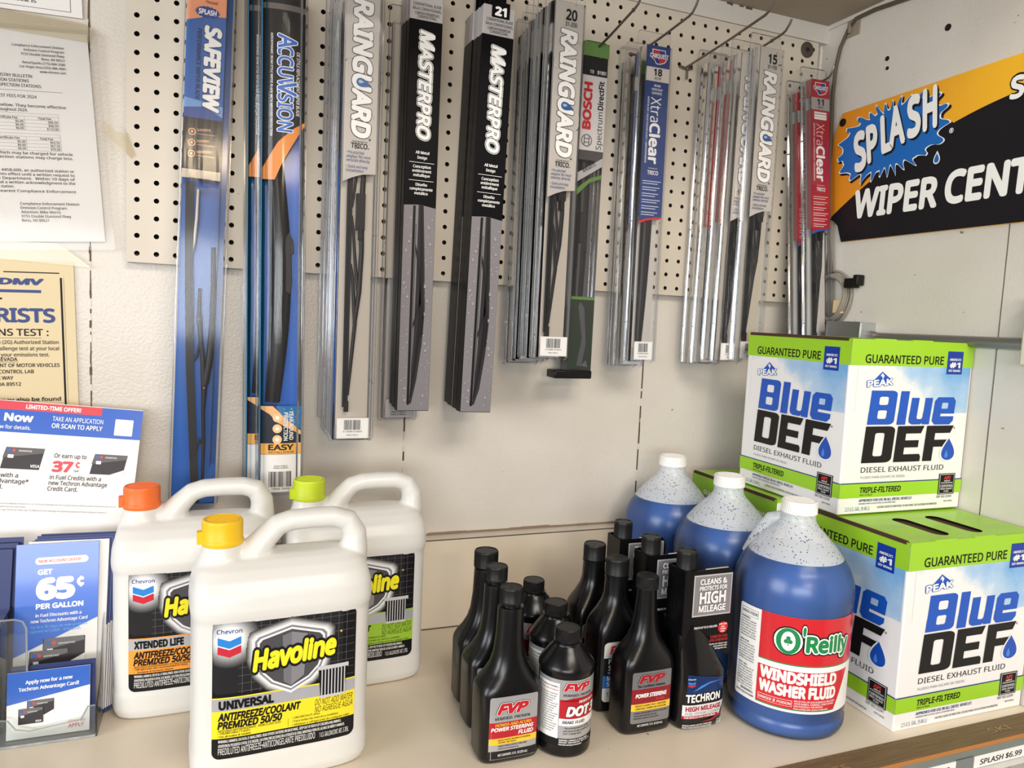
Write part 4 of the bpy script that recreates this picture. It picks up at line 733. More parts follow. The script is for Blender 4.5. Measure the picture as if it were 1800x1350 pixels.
def washer(label, x, y, lab, handle):
    q = thing('washer_fluid_jug', label, 'jug', (x, y, 0), 0, 'blue washer fluid jugs'); b = MB(); k = [p for p in WP if p[1] <= LIQ]; b.lathe(k, WET, 72, c1=False); b.lathe([p for p in WP if p[1] >= LIQ], FROST, 72, c0=False)
    if handle: b.tube([(.731 * px + .682 * py, -.682 * px + .731 * py, pz) for px, py, pz in ((-.012, .010, .2700), (-.024, .012, .2750), (-.034, .014, .2710), (-.042, .018, .2560), (-.052, .022, .2360), (-.060, .024, .2150))], [.010, .0108, .0115, .012, .013, .014], FROST, 14, .8)
    js_ = b.build('jug_shell', q, sharp=60)
    MB().lathe([(r - .0014, z + (.0012 if z == 0 else 0)) for r, z in k] , FLUID, 72).build('washer_fluid', q, sharp=60)
    c = cap_mb(.0240, .2895, .3065, CAPW, 50, True, 0, 0, True); c.build('cap', q)
    if lab: P = Print(lambda u, v, d: ((.0788 + d) * math.sin(u / .0788 - .75), -(.0788 + d) * math.cos(u / .0788 - .75), v), .005); oreilly(P); P.build('wrap_label', js_)
washer('blue washer fluid jug with red label, frontmost of three', .8600, -.4165, True, True)
washer('blue washer fluid jug without visible label, middle of three', .8660, -.2560, False, False)
washer('blue washer fluid jug without visible label, rearmost by the back wall', .8660, -.0965, False, False)

# ================================================================= BOXES
CARD = mat('#f2efec', .42, 0, .15); LIME = mat('#9fd12a', .38, 0, .15); BROWN = mat('#4a3226', .9); GRNT = LIME
sky = bpy.data.materials.new('printed_sky'); sky.use_nodes = True; N, Lk = nodes(sky); bs = N['Principled BSDF']
tc = N.new('ShaderNodeTexCoord'); sp = N.new('ShaderNodeSeparateXYZ'); ns = N.new('ShaderNodeTexNoise'); ns.inputs['Scale'].default_value = 16; ns.inputs['Detail'].default_value = 5; ns.inputs['Roughness'].default_value = .55
m1 = N.new('ShaderNodeMapRange'); m1.inputs[1].default_value = -.06; m1.inputs[2].default_value = .10; m1.inputs[3].default_value = -.30; m1.inputs[4].default_value = .42
m2 = N.new('ShaderNodeMapRange'); m2.inputs[1].default_value = .155; m2.inputs[2].default_value = .215; m2.inputs[3].default_value = -.35; m2.inputs[4].default_value = .15
a1 = N.new('ShaderNodeMath'); a2 = N.new('ShaderNodeMath'); rp = N.new('ShaderNodeValToRGB'); E_ = rp.color_ramp.elements
E_[0].position = .42; E_[0].color = srgb('#f2efec'); E_[1].position = 1.0; E_[1].color = srgb('#77aee0'); e = E_.new(.60); e.color = srgb('#b9d3ea')
Lk.new(tc.outputs['Object'], sp.inputs[0]); Lk.new(tc.outputs['Object'], ns.inputs['Vector']); Lk.new(sp.outputs[0], m1.inputs[0]); Lk.new(sp.outputs[2], m2.inputs[0])
Lk.new(ns.outputs['Fac'], a1.inputs[0]); Lk.new(m1.outputs[0], a1.inputs[1]); Lk.new(a1.outputs[0], a2.inputs[0]); Lk.new(m2.outputs[0], a2.inputs[1]); Lk.new(a2.outputs[0], rp.inputs[0]); Lk.new(rp.outputs[0], bs.inputs['Base Color']); bs.inputs['Roughness'].default_value = .45
DB = mat('#1a4fb4', .35); DBL = mat('#1c56bd', .35); K = mat('#1d1a19', .4); NVB = mat('#1b2f7a', .4)
BH = .265
def def_face(P, w):
    U = lambda f: -w / 2 + f * w; V = lambda f: BH * (1 - f); lw = .006
    P.rect(-w / 2, w / 2, V(.150), V(.004), LIME, 1); P.rect(U(.06), w / 2 - .004, V(.42), V(.150), sky, 1)
    P.text('GUARANTEED PURE', U(.11), V(.135), BH * .047, INK, w=w * .635, bold=.014, L=2)
    P.rect(U(.775), U(.908), V(.190), V(.055), mat('#143a9c', .3), 2); P.text("AMERICA'S", U(.842), V(.110), BH * .014, WHITE, al='c', w=w * .098, bold=.03, L=3); P.text('#1', U(.842), V(.152), BH * .032, WHITE, al='c', w=w * .092, bold=.032, L=3); P.text('DEF BRAND', U(.842), V(.175), BH * .013, WHITE, al='c', w=w * .100, bold=.03, L=3)
    P.poly([(U(.185), V(.235)), (U(.25), V(.182)), (U(.325), V(.225)), (U(.31), V(.245)), (U(.2), V(.25))], DBL, 3); P.poly([(U(.235), V(.21)), (U(.25), V(.19)), (U(.268), V(.205)), (U(.258), V(.225)), (U(.245), V(.205))], WHITE, 4)
    P.text('PEAK', U(.14), V(.272), BH * .036, WHITE, w=w * .20, bold=.035, L=5, out=DBL, oo=.05, rot=5)
    def L_(loops, x0, x1, y0, y1, m_):                                # block letters drawn in a unit box, slightly slanted
        P.shape([[(U(x0 + (x1 - x0) * a) + .004 * (b_ - .0), V(y0 + (y1 - y0) * (1 - b_))) for a, b_ in lp] for lp in loops], m_, 3)
    rb = lambda a0, a1, b0, b1, ra, rbb, cs='1111': [p for i, (cx_, cy_, st) in enumerate(((a1 - ra, b0 + rbb, -90), (a1 - ra, b1 - rbb, 0), (a0 + ra, b1 - rbb, 90), (a0 + ra, b0 + rbb, 180))) for p in ([(cx_ + ra * math.cos(math.radians(st + 22.5 * k)), cy_ + rbb * math.sin(math.radians(st + 22.5 * k))) for k in range(5)] if cs[i] == '1' else [((a1, b0), (a1, b1), (a0, b1), (a0, b0))[i]])]
    sq = lambda a0, a1, b0, b1: [(a0, b0), (a1, b0), (a1, b1), (a0, b1)]
    Bo = rb(0, 1, 0, 1, .2, .12, '1100'); L_([Bo, rb(.34, .68, .17, .42, .07, .05), rb(.34, .68, .58, .82, .07, .05)], .165, .375, .290, .485, DBL)
    L_([sq(0, 1, 0, 1)], .400, .470, .292, .487, DBL)
    L_([[(0, 1), (.36, 1), (.36, .24), (.42, .2), (.58, .2), (.64, .26), (.64, 1), (1, 1), (1, 0), (.66, 0), (.66, .06), (.56, 0), (.18, 0), (.04, .07), (0, .18)]], .492, .668, .330, .486, DBL)
    L_([[(0, .14), (.14, 0), (.86, 0), (1, .14), (1, .30), (.36, .30), (.36, .40), (1, .40), (1, .86), (.86, 1), (.14, 1), (0, .86)], rb(.36, .66, .58, .80, .04, .03)], .688, .868, .326, .488, DBL)
    L_([rb(0, 1, 0, 1, .22, .12, '1100'), rb(.34, .66, .18, .82, .08, .05)], .145, .380, .495, .705, K)
    L_([[(0, 0), (1, 0), (1, .14), (.94, .21), (.34, .21), (.34, .40), (.86, .40), (.86, .60), (.34, .60), (.34, .79), (.90, .79), (1, 1), (0, 1)]], .400, .618, .495, .705, K)
    L_([[(0, 0), (.34, 0), (.34, .40), (.70, .40), (.82, .60), (.34, .60), (.34, .79), (.90, .79), (1, 1), (0, 1)]], .640, .868, .495, .705, K)
    P.drop(U(.852), V(.635), w * .155, BH * .150, WHITE, 4); P.drop(U(.852), V(.637), w * .125, BH * .132, DB, 5); P.drop(U(.838), V(.665), w * .03, BH * .05, mat('#4b86dd', .3), 6); P.text('®', U(.885), V(.515), BH * .012, K)
    P.text('DIESEL EXHAUST FLUID', U(.150), V(.760), BH * .030, K, w=w * .68, bold=-.004, L=2); P.text('FLUIDO PARA ESCAPE DE DIESEL', U(.152), V(.795), BH * .013, mat('#8d8a8a', .5), w=w * .36, L=2, bold=-.004)
    P.rect(-w / 2, w / 2, V(.824), V(.818), NVB, 2); P.rect(-w / 2, w / 2, V(.905), V(.824), LIME, 1)
    P.text('TRIPLE-FILTERED', U(.155), V(.878), BH * .032, INK, w=w * .33, bold=.025, shear=.12, L=2); P.text('TRIPLE FILTRADO', U(.155), V(.895), BH * .009, INK, w=w * .10, L=2)
    P.rect(U(.800), U(.940), V(.912), V(.785), INK, 3); P.rect(U(.808), U(.932), V(.907), V(.790), WHITE, 4); P.rect(U(.811), U(.929), V(.9045), V(.7925), INK, 5); P.text('API', U(.87), V(.822), BH * .020, mat('#e0342e', .4), al='c', w=w * .055, bold=.03, L=6)
    for t, f, h, wf in (('AMERICAN', .834, .008, .05), ('PETROLEUM INSTITUTE', .846, .008, .10), ('CERTIFIED', .868, .014, .105), ('DIESEL EXHAUST', .883, .010, .10), ('FLUID', .897, .009, .04)): P.text(t, U(.87), V(f), BH * h, WHITE, al='c', w=w * wf, L=6, bold=.015)
    P.text('DEF ISO 22241', U(.795), V(.932), BH * .014, INK, w=w * .13, L=2, bold=.01); P.text('PART # DEF002', U(.86), V(.958), BH * .009, INK, w=w * .075, L=2)
    P.text('APPROVED FOR USE IN ALL DIESEL VEHICLES', U(.155), V(.930), BH * .016, NVB, w=w * .43, bold=.02, shear=.1, L=2); P.text('APROBADO PARA SU USO EN TODOS LOS MOTORES DIESEL', U(.155), V(.945), BH * .008, NVB, w=w * .30, L=2, shear=.1)
    P.text('2.5 U.S. GAL. (9.46 L)', U(.055), V(.980), BH * .022, mat('#3d6f96', .5), w=w * .19, L=2, bold=-.004); P.text('CAUTION: CAUSES EYE IRRITATION. SEE BACK PANEL FOR CAUTIONARY INFORMATION.', U(.305), V(.972), BH * .012, INK, w=w * .50, L=2, bold=.01)
def def_side(P, w):
    P.rect(-w / 2, w / 2, BH * .85, BH * .996, mat('#86b52a', .4, 0, .1), 1); P.rect(-w / 2, w / 2, BH * .1, BH * .85, mat('#2f5fb0', .35), 1)  # green band toned darker than the other lime, shade put into the colour
    P.text('GUARANTEED', -w / 2 + w * .16, BH * .862, BH * .030, WHITE, w=w * .30, bold=.02); P.text('BRAND', w / 2 - w * .22, BH * .862, BH * .030, WHITE, w=w * .15, bold=.02)
def def_box(label, x, y, z, rz, w, d, left, front=True):
    q = thing('fluid_carton', label, 'box', (x, y, z), rz, 'diesel exhaust fluid cartons'); h = BH
    b = MB(); b.box(0, w, 0, d, 0, h - .005, CARD); cb_ = b.build('carton', q, .0022)
    b = MB(); b.box(.003, w - .003, .003, d - .003, h - .006, h - .0045, BROWN)
    sl = lambda x0, y0: [(x0 + .0135 * math.cos(t) + (.0 if abs(math.cos(t)) < 9 else 0), y0 + (.030 if math.sin(t) > 0 else -.030) + .0135 * math.sin(t)) for t in [2 * PI * i / 20 + .01 for i in range(20)]]
    b.build('inner_flap', q)
    P = Print(lambda u, v, dd: (u, v, h - .0008 + dd)); P.shape([[(.002, .002), (w - .001, .002), (w - .001, d - .002), (.002, d - .002)], sl(.088, .062), sl(.155, .062)], LIME, 0)
    for i in range(4):
        for xx, yy, ww in ((.018, .030, .05), (.018, .075, .05), (.185, .045, .05), (.200, .085, .045)): P.text('GUARANTEED PURE DIESEL', xx, yy - i * .006, .0030, mat('#d5e8a8', .5), w=ww - .004 * (i % 2), L=1)
    P.build('top_panel', q)
    b = MB(); b.box(.0, w, .0, .0022, h - .006, h - .0009, LIME); b.box(-.0009, .0030, .006, d - .004, h - .0045, h + .0004, BROWN); b.box(.045, .085, -.0004, .004, h - .002, h + .0006, LIME); b.box(.12, .16, -.0004, .004, h - .002, h + .0006, LIME); b.build('flap_edges', q)
    if front: P = Print(lambda u, v, dd: (u, -.0003 - dd, v)); def_face(P, w); P.build('front_print', cb_, loc=(w / 2, 0, 0))
    P = Print(lambda u, v, dd: (u, -.0003 - dd, v)); (def_face if left else def_side)(P, d); s_ = P.build('side_print', cb_, loc=(0, d / 2, 0)); s_.rotation_euler = (0, 0, -PI / 2)
def_box('white and lime fluid carton at the front, lowest and nearest the counter edge', .9705, -.5050, 0, -.4, .2515, .232, True)
def_box('white and lime fluid carton at the back, mostly hidden behind the blue jugs', .9540, -.2680, 0, 0, .2515, .232, False, False)
def_box('white and lime fluid carton stacked on top of the two lower cartons', .9735, -.3740, .2665, -.6, .2500, .232, True)
# ================================================================= HANGING WIPER PACKS
BLADE = mat('#2b2829', .34, .2); RUB = mat('#1b1a1b', .45); TANC = mat('#cbbfae', .5); GREYC = mat('#b9b1a8', .5)
def frame(name, label, Bp, Tp, grp, yaw=0, cat='wiper blade'):
    q = bpy.data.objects.new(name, None); COL.objects.link(q); q.empty_display_size = .02; tag(q, label, cat, grp)
    z = (Vector(Tp) - Vector(Bp)).normalized(); x = Vector((math.cos(yaw), math.sin(yaw), 0)); y = z.cross(x).normalized(); x = y.cross(z)
    m = Matrix((x, y, z)).transposed().to_4x4(); m.translation = Bp; q.matrix_world = m; return q, (Vector(Tp) - Vector(Bp)).length
def blister(q, w, D, H, hang=.028, z0=-.006, m=None, fl=.006):
    a = w / 2; m = m or BLIS
    prof = [(-a - fl, D), (-a - .0015, D), (-a - .0002, D * .62), (-a - .0014, D * .52), (-a + .0002, D * .30), (-a + .0012, 0), (a - .0012, 0), (a - .0002, D * .30), (a + .0014, D * .52), (a + .0002, D * .62), (a + .0015, D), (a + fl, D)]
    b = MB(); b.loft([[(x, y, z) for x, y in prof[5:7]] for z in (z0 + .004, H)], m, False, False, False)
    for pp_ in (prof[:6], prof[6:]): b.loft([[(x, y, z) for x, y in pp_] for z in (z0 + .004, H)], BLISE, False, False, False)
    for z in (z0 + .004, H): b.add([(x, y, z) for x, y in prof[1:-1]], [tuple(range(10))], m, False)
    n = 16; hz = H + hang * .55; P = shape2d([rrect(-a - fl, a + fl, z0, H + hang, .006), [(.010 * math.cos(2 * PI * k / n), hz + .0042 * math.sin(2 * PI * k / n)) for k in range(n)]])
    b.add([(x, D + .0003, z) for x, z in P[0]], P[1], m, False)
    for x in (-a - .0006, a + .0006): b.tube([(x, D * .55, z0 + .004), (x, D * .55, H)], .0008, BLISE, 6)
    b.tube([(x, D, z) for x, z in rrect(-a - fl, a + fl, z0, H + hang, .006)] + [(-a - fl + .006, D, z0)][:0], .0007, BLISE, 6)
    for k in range(3):
        for x in (-a - .003, a + .003): b.box(x - .0012, x + .0012, D - .002, D, H * (.12 + .33 * k), H * (.12 + .33 * k) + .003, BLISE)
    b.build('clear_blister', q, sharp=25)
def bracket_blade(q, H, y, x=0., zc=None, half=None, sc=1.):
    """bracket wiper: rubber strip, two yokes and a bridge meeting in an adapter block at mid length"""
    zc = zc or H * .50; half = half or H * .435; b = MB(); xs = x - .0115 * sc
    for s_ in (-1, 1):
        P = lambda f, dx: (xs + dx * sc, y, zc + s_ * half * f)
        b.tube([P(0, .0180), P(.20, .0195), (P(.40, .0175)), P(.56, .0120)], [.0042, .0036, .0034, .0030], BLADE, 8, .6); b.tube([P(.26, .0042), P(.33, .0075), P(.56, .0125), P(.74, .0085), P(.93, .0048)], [.0016, .0024, .0030, .0026, .0016], BLADE, 8, .6)
        b.tube([P(.02, .0042), P(.10, .0070), P(.28, .0115), P(.40, .0160)], [.0014, .0020, .0024, .0026], BLADE, 8, .6)
    b.box(xs + .0100 * sc, xs + .0225 * sc, y - .005, y + .005, zc - .026 * sc, zc + .026 * sc, BLADE); b.box(xs + .0140 * sc, xs + .0190 * sc, y - .0058, y + .0058, zc - .040 * sc, zc - .02 * sc, BLADE); wf_ = b.build('wiper_frame', q, .0006)
    b = MB(); b.box(xs, xs + .0042, y - .0028, y + .0028, zc - half, zc + half, RUB); b.box(xs - .0035, xs, y - .0009, y + .0009, zc - half + .003, zc + half - .003, RUB); b.box(xs - .001, xs + .0055, y - .0034, y + .0034, zc - half - .004, zc - half + .012, BLADE); b.build('rubber_strip', wf_)
def beam_blade(q, H, y, x=0., r=.0105, zc=None, half=None, bend=.004):
    zc = zc or H * .50; half = half or H * .44; b = MB(); n = 26; pts = []; rr = []
    for i in range(n + 1):
        f = -1 + 2 * i / n; pts.append((x + bend * (1 - f * f) - bend * .5, y, zc + half * f)); rr.append(r * (.62 + .38 * (1 - f * f)))
    b.tube(pts, rr, BLADE, 14, .62, (1, 0, 0)); wf_ = b.build('spoiler', q)
    b = MB(); b.box(x - r * .5, x + r * .6, y - r * .75, y + r * .6, zc - .026, zc + .026, BLADE); b.box(x + r * .3, x + r * .9, y - r * .6, y + r * .5, zc - .040, zc - .012, BLADE); b.build('adapter', wf_, .0012)
def barlabel(P, w, z0, z1, L=3):
    P.rect(-w / 2, w / 2, z0, z1, WHITE, L); P.bars(-w * .27, w * .27, z0 + (z1 - z0) * .42, z0 + (z1 - z0) * .90, INK, 22, L + 1)
    P.text('0 21099 31240 6', 0, z0 + (z1 - z0) * .30, (z1 - z0) * .07, INK, al='c', w=w * .6, L=L + 1); P.text('Made in Mexico', 0, z0 + (z1 - z0) * .14, (z1 - z0) * .06, INK, al='c', L=L + 1, bold=.01)
# ---- grey cards with the rain drop in the lettering
RGC = mat('#c6bfb7', .42); DKB = mat('#3f5a8a', .5); RGBK = mat('#c2b8aa', .55)
def rain_print(P, w, H, num, code, detail=True):
    t = lambda d: H - d; P.poly([(-w / 2, t(.292)), (-w * .2, t(.285)), (w * .1, t(.280)), (w / 2, t(.278)), (w / 2, H), (-w / 2, H)], RGC, 0)
    if detail:
        rnd = random.Random(int(num)); SW = mat('#8f8c8c', .5); LT_ = mat('#e6e2dd', .5)
        for k in range(17):                                          # thin swirls of the printed pattern
            cx_, cz_, rr, a0 = rnd.uniform(-w * .45, w * .45), t(rnd.uniform(.01, .25)), rnd.uniform(.006, .013), rnd.uniform(0, 6.3); m_ = SW if k % 2 else LT_; pr = []
            for i in range(11):
                a = a0 + i * .2; pr.append((cx_ + rr * math.cos(a), cz_ + rr * math.sin(a)))
            pr = [(min(w / 2, max(-w / 2, x)), min(H, z)) for x, z in pr]; P.poly(pr + [(x + .0004, z + .0004) for x, z in pr[::-1]], m_, 1)
    P.text(num, 0.003, t(.0255), .0155, INK, al='c', w=.019, bold=.03, L=3); P.text(code, .003, t(.0345), .0062, INK, al='c', w=.020, bold=.01, L=3)
    P.text('RAINGUARD', -.0125, t(.0385), .0262, WHITE, w=.1910, bold=.045, shear=.14, rot=-90, L=3, out=mat('#2e2c2e', .5), oo=.022)
    P.drop(.0035, t(.1535), .0135, .0225, mat('#2f5f9a', .3), 5, -PI / 2 - .25); P.drop(-.0005, t(.1515), .005, .008, mat('#a9c8e6', .3), 6, -PI / 2)
    P.text('®', .012, t(.2320), .0035, INK, L=3); P.text('ENGINEERED BY', 0, t(.2355), .0018, INK, al='c', w=.022, L=3); P.text('TRICO.', 0, t(.2440), .0072, INK, al='c', w=.0255, bold=.02, L=3)
    for i, s_ in enumerate(('• Pre-attached', '   adaptor fits most', '   vehicles directly', '• Quick and easy', '   installation')): P.text(s_, -.019, t(.2520 + i * .0056 + (.003 if i > 2 else 0)), .0040, DKB, w=(.025, .035, .034, .031, .025)[i], bold=.012, shear=.12, L=3)
RP = {}
def rain(label, Bp, Tp, num, code, grp, w=.0465, blade=True, detail=True, D=.0195):
    q, H = frame('wiper_pack', label, Bp, Tp, grp)
    blister(q, w + .008, D, H); P = Print(lambda u, v, d: (u, .0016 - d, v)); rain_print(P, w, H, num, code, detail); pc_ = P.build('printed_card', q); P = Print(lambda u, v, d: (u, .0016 - d, v)); barlabel(P, w, .0005, .031); P.build('barcode_label', pc_)
    MB().box(-w / 2, w / 2, D - .0022, D - .0012, 0, H, RGBK).build('backing_card', q)
    if blade: bracket_blade(q, H, D * .55)
    return q
# ---- XtraClear style cards
def xc_print(P, w, H, num, code, base, band, curve, kind):
    t = lambda d: H - d; C_ = mat(base, .4); P.rect(-w / 2, w / 2, t(.0345), H, C_, 0); P.rect(-w / 2, w / 2, t(.0575), t(.0345), mat(band, .45), 0)
    P.poly([(-w / 2, t(.2920)), (-w * .2, t(.2870)), (w * .2, t(.2840)), (w / 2, t(.2830)), (w / 2, t(.0575)), (-w / 2, t(.0575))], C_, 0); e = mat(curve, .4)
    P.poly([(-w / 2, t(.2960)), (-w * .2, t(.2905)), (w * .2, t(.2868)), (w / 2, t(.2850)), (w / 2, t(.2825)), (w * .2, t(.2835)), (-w * .2, t(.2865)), (-w / 2, t(.2915))], e, 1)
    SG = [(-.0125, .011), (.0105, .011), (.0115, -.001), (.0150, -.001), (.010, -.0075), (.002, -.0105), (-.005, -.0105), (-.0085, -.005), (-.0125, -.003)]
    for s_, m_, L in ((1.12, WHITE, 1), (1.0, mat('#c42a30', .4), 2)): P.poly([(x * s_ + .001, t(.0175) + z * s_) for x, z in SG], m_, L)
    NVY = mat('#1d3a86', .4); P.poly([(.0015, t(.0175) + .011), (.0115, t(.0175) + .011), (.0118, t(.0175) + .001), (.0015, t(.0175) + .001)], NVY, 3); P.poly([(-.0085, t(.0175) - .004), (.001, t(.0175) - .001), (.001, t(.0175) - .0105), (-.004, t(.0175) - .0105)], NVY, 3)
    P.text('CARQUEST', 0.0005, t(.0195), .0070, WHITE, al='c', w=.036, bold=.03, L=4, out=NVY, oo=.05)
    P.text(num, 0, t(.0480), .0110, INK, al='c', w=.0165, bold=.03, L=2); P.text(code, 0, t(.0545), .0042, INK, al='c', w=.0125, bold=.02, L=2)
    if kind:
        for i, s_ in enumerate(('BEAM', 'FAISCEAU', 'SOPORTE')): P.text(s_, 0, t(.0665 + i * .0062), .0040, WHITE, al='c', w=(.012, .021, .020)[i], bold=.02, L=2)
    else:
        for i, s_ in enumerate(('CONVENTIONAL', 'CONVENTIONNEL', 'CONVENCIONAL')): P.rect(-.015, .014, t(.0650 + i * .0055), t(.0622 + i * .0055), WHITE, 2)
        for i in range(3): P.rect(-.016, .015, t(.0640 + i * .0048), t(.0615 + i * .0048), WHITE, 2)
    P.text('Xtra', -.0105, t(.0835), .0195, WHITE if kind else mat('#e8b9ba', .4), w=.0410, bold=-.022, rot=-90, L=2); P.text('Clear', -.0105, t(.1260), .0195, WHITE, w=.0680, bold=.03, rot=-90, L=2)
    P.text('WIPER BLADE | BALAI D\'ESSUIE-GLACE | LIMPIAPARABRISAS', -.0175, t(.0835), .0034, WHITE, w=.110, bold=.01, rot=-90, L=2)
    P.text('ENGINEERED BY', 0, t(.2020), .0014, WHITE, al='c', w=.018, L=2); P.text('TRICO', 0, t(.2120), .0066, WHITE, al='c', w=.0215, bold=.02, L=2)
    for i in range(6):
        for j in range(2): P.rect(-.019, .017 - .006 * j - .002 * (i % 3), t(.2225 + i * .0105 + j * .0040 + .0014), t(.2225 + i * .0105 + j * .0040), mat('#c9cede' if kind else '#e8c4c4', .5), 2)
def xtra(label, Bp, Tp, num, code, kind, grp, w=.0445, D=.0185):
    q, H = frame('wiper_pack', label, Bp, Tp, grp); blister(q, w + .008, D, H); P = Print(lambda u, v, d: (u, .0016 - d, v))
    xc_print(P, w, H, num, code, '#27407c' if kind else '#ab1f2d', '#d8cfc6' if kind else '#a9a4a0', '#cf2c34' if kind else '#2a5aa8', kind)
    pc_ = P.build('printed_card', q); P = Print(lambda u, v, d: (u, .0016 - d, v)); barlabel(P, w * .82, .0005, .032); P.build('barcode_label', pc_); MB().box(-w / 2, w / 2, D - .0022, D - .0012, 0, H, mat('#c9c4be', .55)).build('backing_card', q)
    b = MB(); fc_ = mat('#27407c' if kind else '#ab1f2d', .4); b.box(-w / 2 - .0007, -w / 2 - .0001, .002, D * .75, H - .283, H - .058, fc_); b.box(-w / 2 - .0007, -w / 2 - .0001, .002, D * .75, H - .034, H - .001, fc_); b.build('card_fold', pc_)
    beam_blade(q, H, D * .55, -.004) if kind else bracket_blade(q, H, D * .55)
    return q
def restack(o, off, label):
    c = clone(o); c.location = Vector(o.location) + Vector(off); c['label'] = label; return c
# RAINGUARD long stack
g = 'long grey wiper packs on one hook'
a = rain('grey raindrop wiper pack, longest, beside the black boxes, front of its stack', (.2965, -.110, .349), (.2965, -.110, 1.013), '24', '31-240', g)
for k, nm in enumerate(('second', 'third', 'fourth')): restack(a, (-.001 * k, .0208 * (k + 1), .002 * (k + 1)), 'grey raindrop wiper pack, %s from the front in the longest stack' % nm)
q, H = frame('wiper_pack', 'clear wiper pack with a blue and red card edge, rearmost behind the longest grey stack', (.2935, -.0255, .372), (.2935, -.0255, .985), None)
blister(q, .060, .018, H, .03); b = MB()
for z0, z1, c in ((0, .075, '#eeeae4'), (.075, .095, '#cf4436'), (.095, .150, '#26262a'), (.150, .170, '#d2553f'), (.170, .420, '#2b5fb0'), (.420, .47, '#c7373c'), (.47, H, '#33343a')): b.box(-.0295, .024, .002, .003, z0, z1, mat(c, .4))
b.build('printed_card', q)
# MASTERPRO boxes
MPB = mat('#0e0d10', .38, 0, 0, 0, 0, .10); MPG = mat('#b3adab', .45); RAINB = mat('#7f7a7d', .4)
def mp_box(label, Bp, Tp, num, grp, w=.0512, D=.0225, graphic=True):
    q, H = frame('wiper_box', label, Bp, Tp, grp); a = w / 2
    b = MB(); b.box(-a, a, 0, D, 0, H - .0435, MPB); b.box(-a, a, 0, D, H - .0435, H, MPG); cb_ = b.build('carton', q, .0009)
    b = MB(); b.box(-.014, .014, D * .45, D * .55, H - .002, H + .050, MPB); b.build('hang_tab', q, .002)
    P = Print(lambda u, v, d: (u, -.0002 - d, v)); t = lambda d: H - d; zr = H - .316
    P.rect(-a + .0006, a - .0006, .001, zr - .006, RAINB, 1); P.poly([(-a + .0006, zr - .006), (a - .0006, zr - .006), (a - .0006, zr - .004), (0, zr), (-a + .0006, zr - .002)], RAINB, 1)
    rnd = random.Random(21); LD, DD = mat('#a09b9e', .3), mat('#5d595c', .4)
    P.poly([(-.002, zr), (.006, zr), (.0105, zr - .09), (.0135, zr - .16), (.0105, zr - .215), (.0040, zr - .27), (-.0035, .012), (-.0065, .012), (-.003, zr - .21), (-.002, zr - .12)], mat('#2d2a2d', .5), 2)
    for k in range(230):
        x, z, r_ = rnd.uniform(-a + .003, a - .003), rnd.uniform(.006, zr - .012), rnd.choice((.0005, .0006, .0008, .001, .0012, .0016, .0024))
        if -.012 < x < .011: continue
        P.disc(x, z - r_ * .25, r_ * .9, DD, 2, r_ * 1.15, 10); P.disc(x, z, r_ * .78, LD, 3, r_ * 1.0, 10)
    P.rect(-.0105, -.0065, .010, zr - .002, mat('#1a181a', .4), 3); P.rect(-.0055, -.0045, .016, zr - .03, mat('#3c393c', .4), 3)
    P.poly([(.001, zr - .001), (.0035, zr - .001), (.0075, zr - .080), (.0085, zr - .14), (.0125, zr - .170), (.0115, zr - .200), (.0070, zr - .205), (.0040, zr - .235), (-.0045, .020), (-.0062, .022), (-.0005, zr - .24), (.0035, zr - .18), (.0045, zr - .12)], mat('#1f1c1f', .4), 4)
    P.poly([(-.0045, zr - .06), (.004, zr - .10), (.0065, zr - .15), (-.0045, zr - .19), (-.0052, zr - .185), (.003, zr - .148), (.0015, zr - .105), (-.0055, zr - .065)], mat('#242124', .4), 4)
    P.text('MASTERPRO', -.0085, t(.0585), .0195, WHITE, w=.1600, bold=.035, shear=.2, rot=-90, L=2, out=INK, oo=.028, out2=WHITE); P.text('M', -.0085, t(.0585), .0225, WHITE, w=.0285, bold=.03, shear=.2, rot=-90, L=5)
    for i, s_ in enumerate(('CONVENTIONAL BLADE', 'BALAI CONVENTIONNEL', 'LIMPIAPARABRISAS', 'CONVENCIONAL')): P.text(s_, .001, t(.0235 + i * .0064 - (.0015 if i == 3 else 0)), .0042, INK, al='c', w=(.043, .044, .037, .030)[i], bold=.004)
    rows = (('All Metal', .240, .0215), ('Design', .2475, .015), ('Conception', .2610, .028), ('entièrement', .2675, .030), ('métallique', .2740, .026), ('Diseño', .2880, .018), ('completamente', .2945, .036), ('metálico', .3010, .021))
    for s_, d_, w_ in rows: P.text(s_, .001, t(d_), .0044, WHITE, al='c', w=w_, bold=.02)
    for d_ in (.2525, .2795): P.rect(-.019, .020, t(d_ + .0006), t(d_), WHITE, 2)
    if num: P.rect(-.0125, .0165, t(.0175), t(-.006), MPB, 2, .001); P.text(num, .002, t(.0140), .0125, WHITE, al='c', w=.019, bold=.05, L=3)
    P.build('front_print', cb_); return q
g = 'black wiper boxes in the left stack'
a = mp_box('black wiper box, front of the left of the two black stacks', (.3965, -.0680, .3845), (.3975, -.0680, 1.0205), None, g, D=.0182)
for k, nm in enumerate(('second from the front', 'third from the front')): restack(a, (-.0005, .0184 * (k + 1), .003 * (k + 1)), 'black wiper box, %s of the left black stack' % nm)
q, H = frame('wiper_pack', 'clear wiper pack peeking out below the left stack of black boxes', (.3870, -.0125, .3660), (.3870, -.0125, .99), None); blister(q, .052, .0115, H); P = Print(lambda u, v, d: (u, .002 - d, v)); P.rect(-.022, .024, .0, .030, mat('#b9b4ae', .5), 0); P.text('Made in Mexico', 0, .008, .0025, INK, al='c'); P.text('Hecho en Mexico', 0, .004, .0025, INK, al='c'); P.build('printed_card', q)
g = 'black wiper boxes in the right stack'
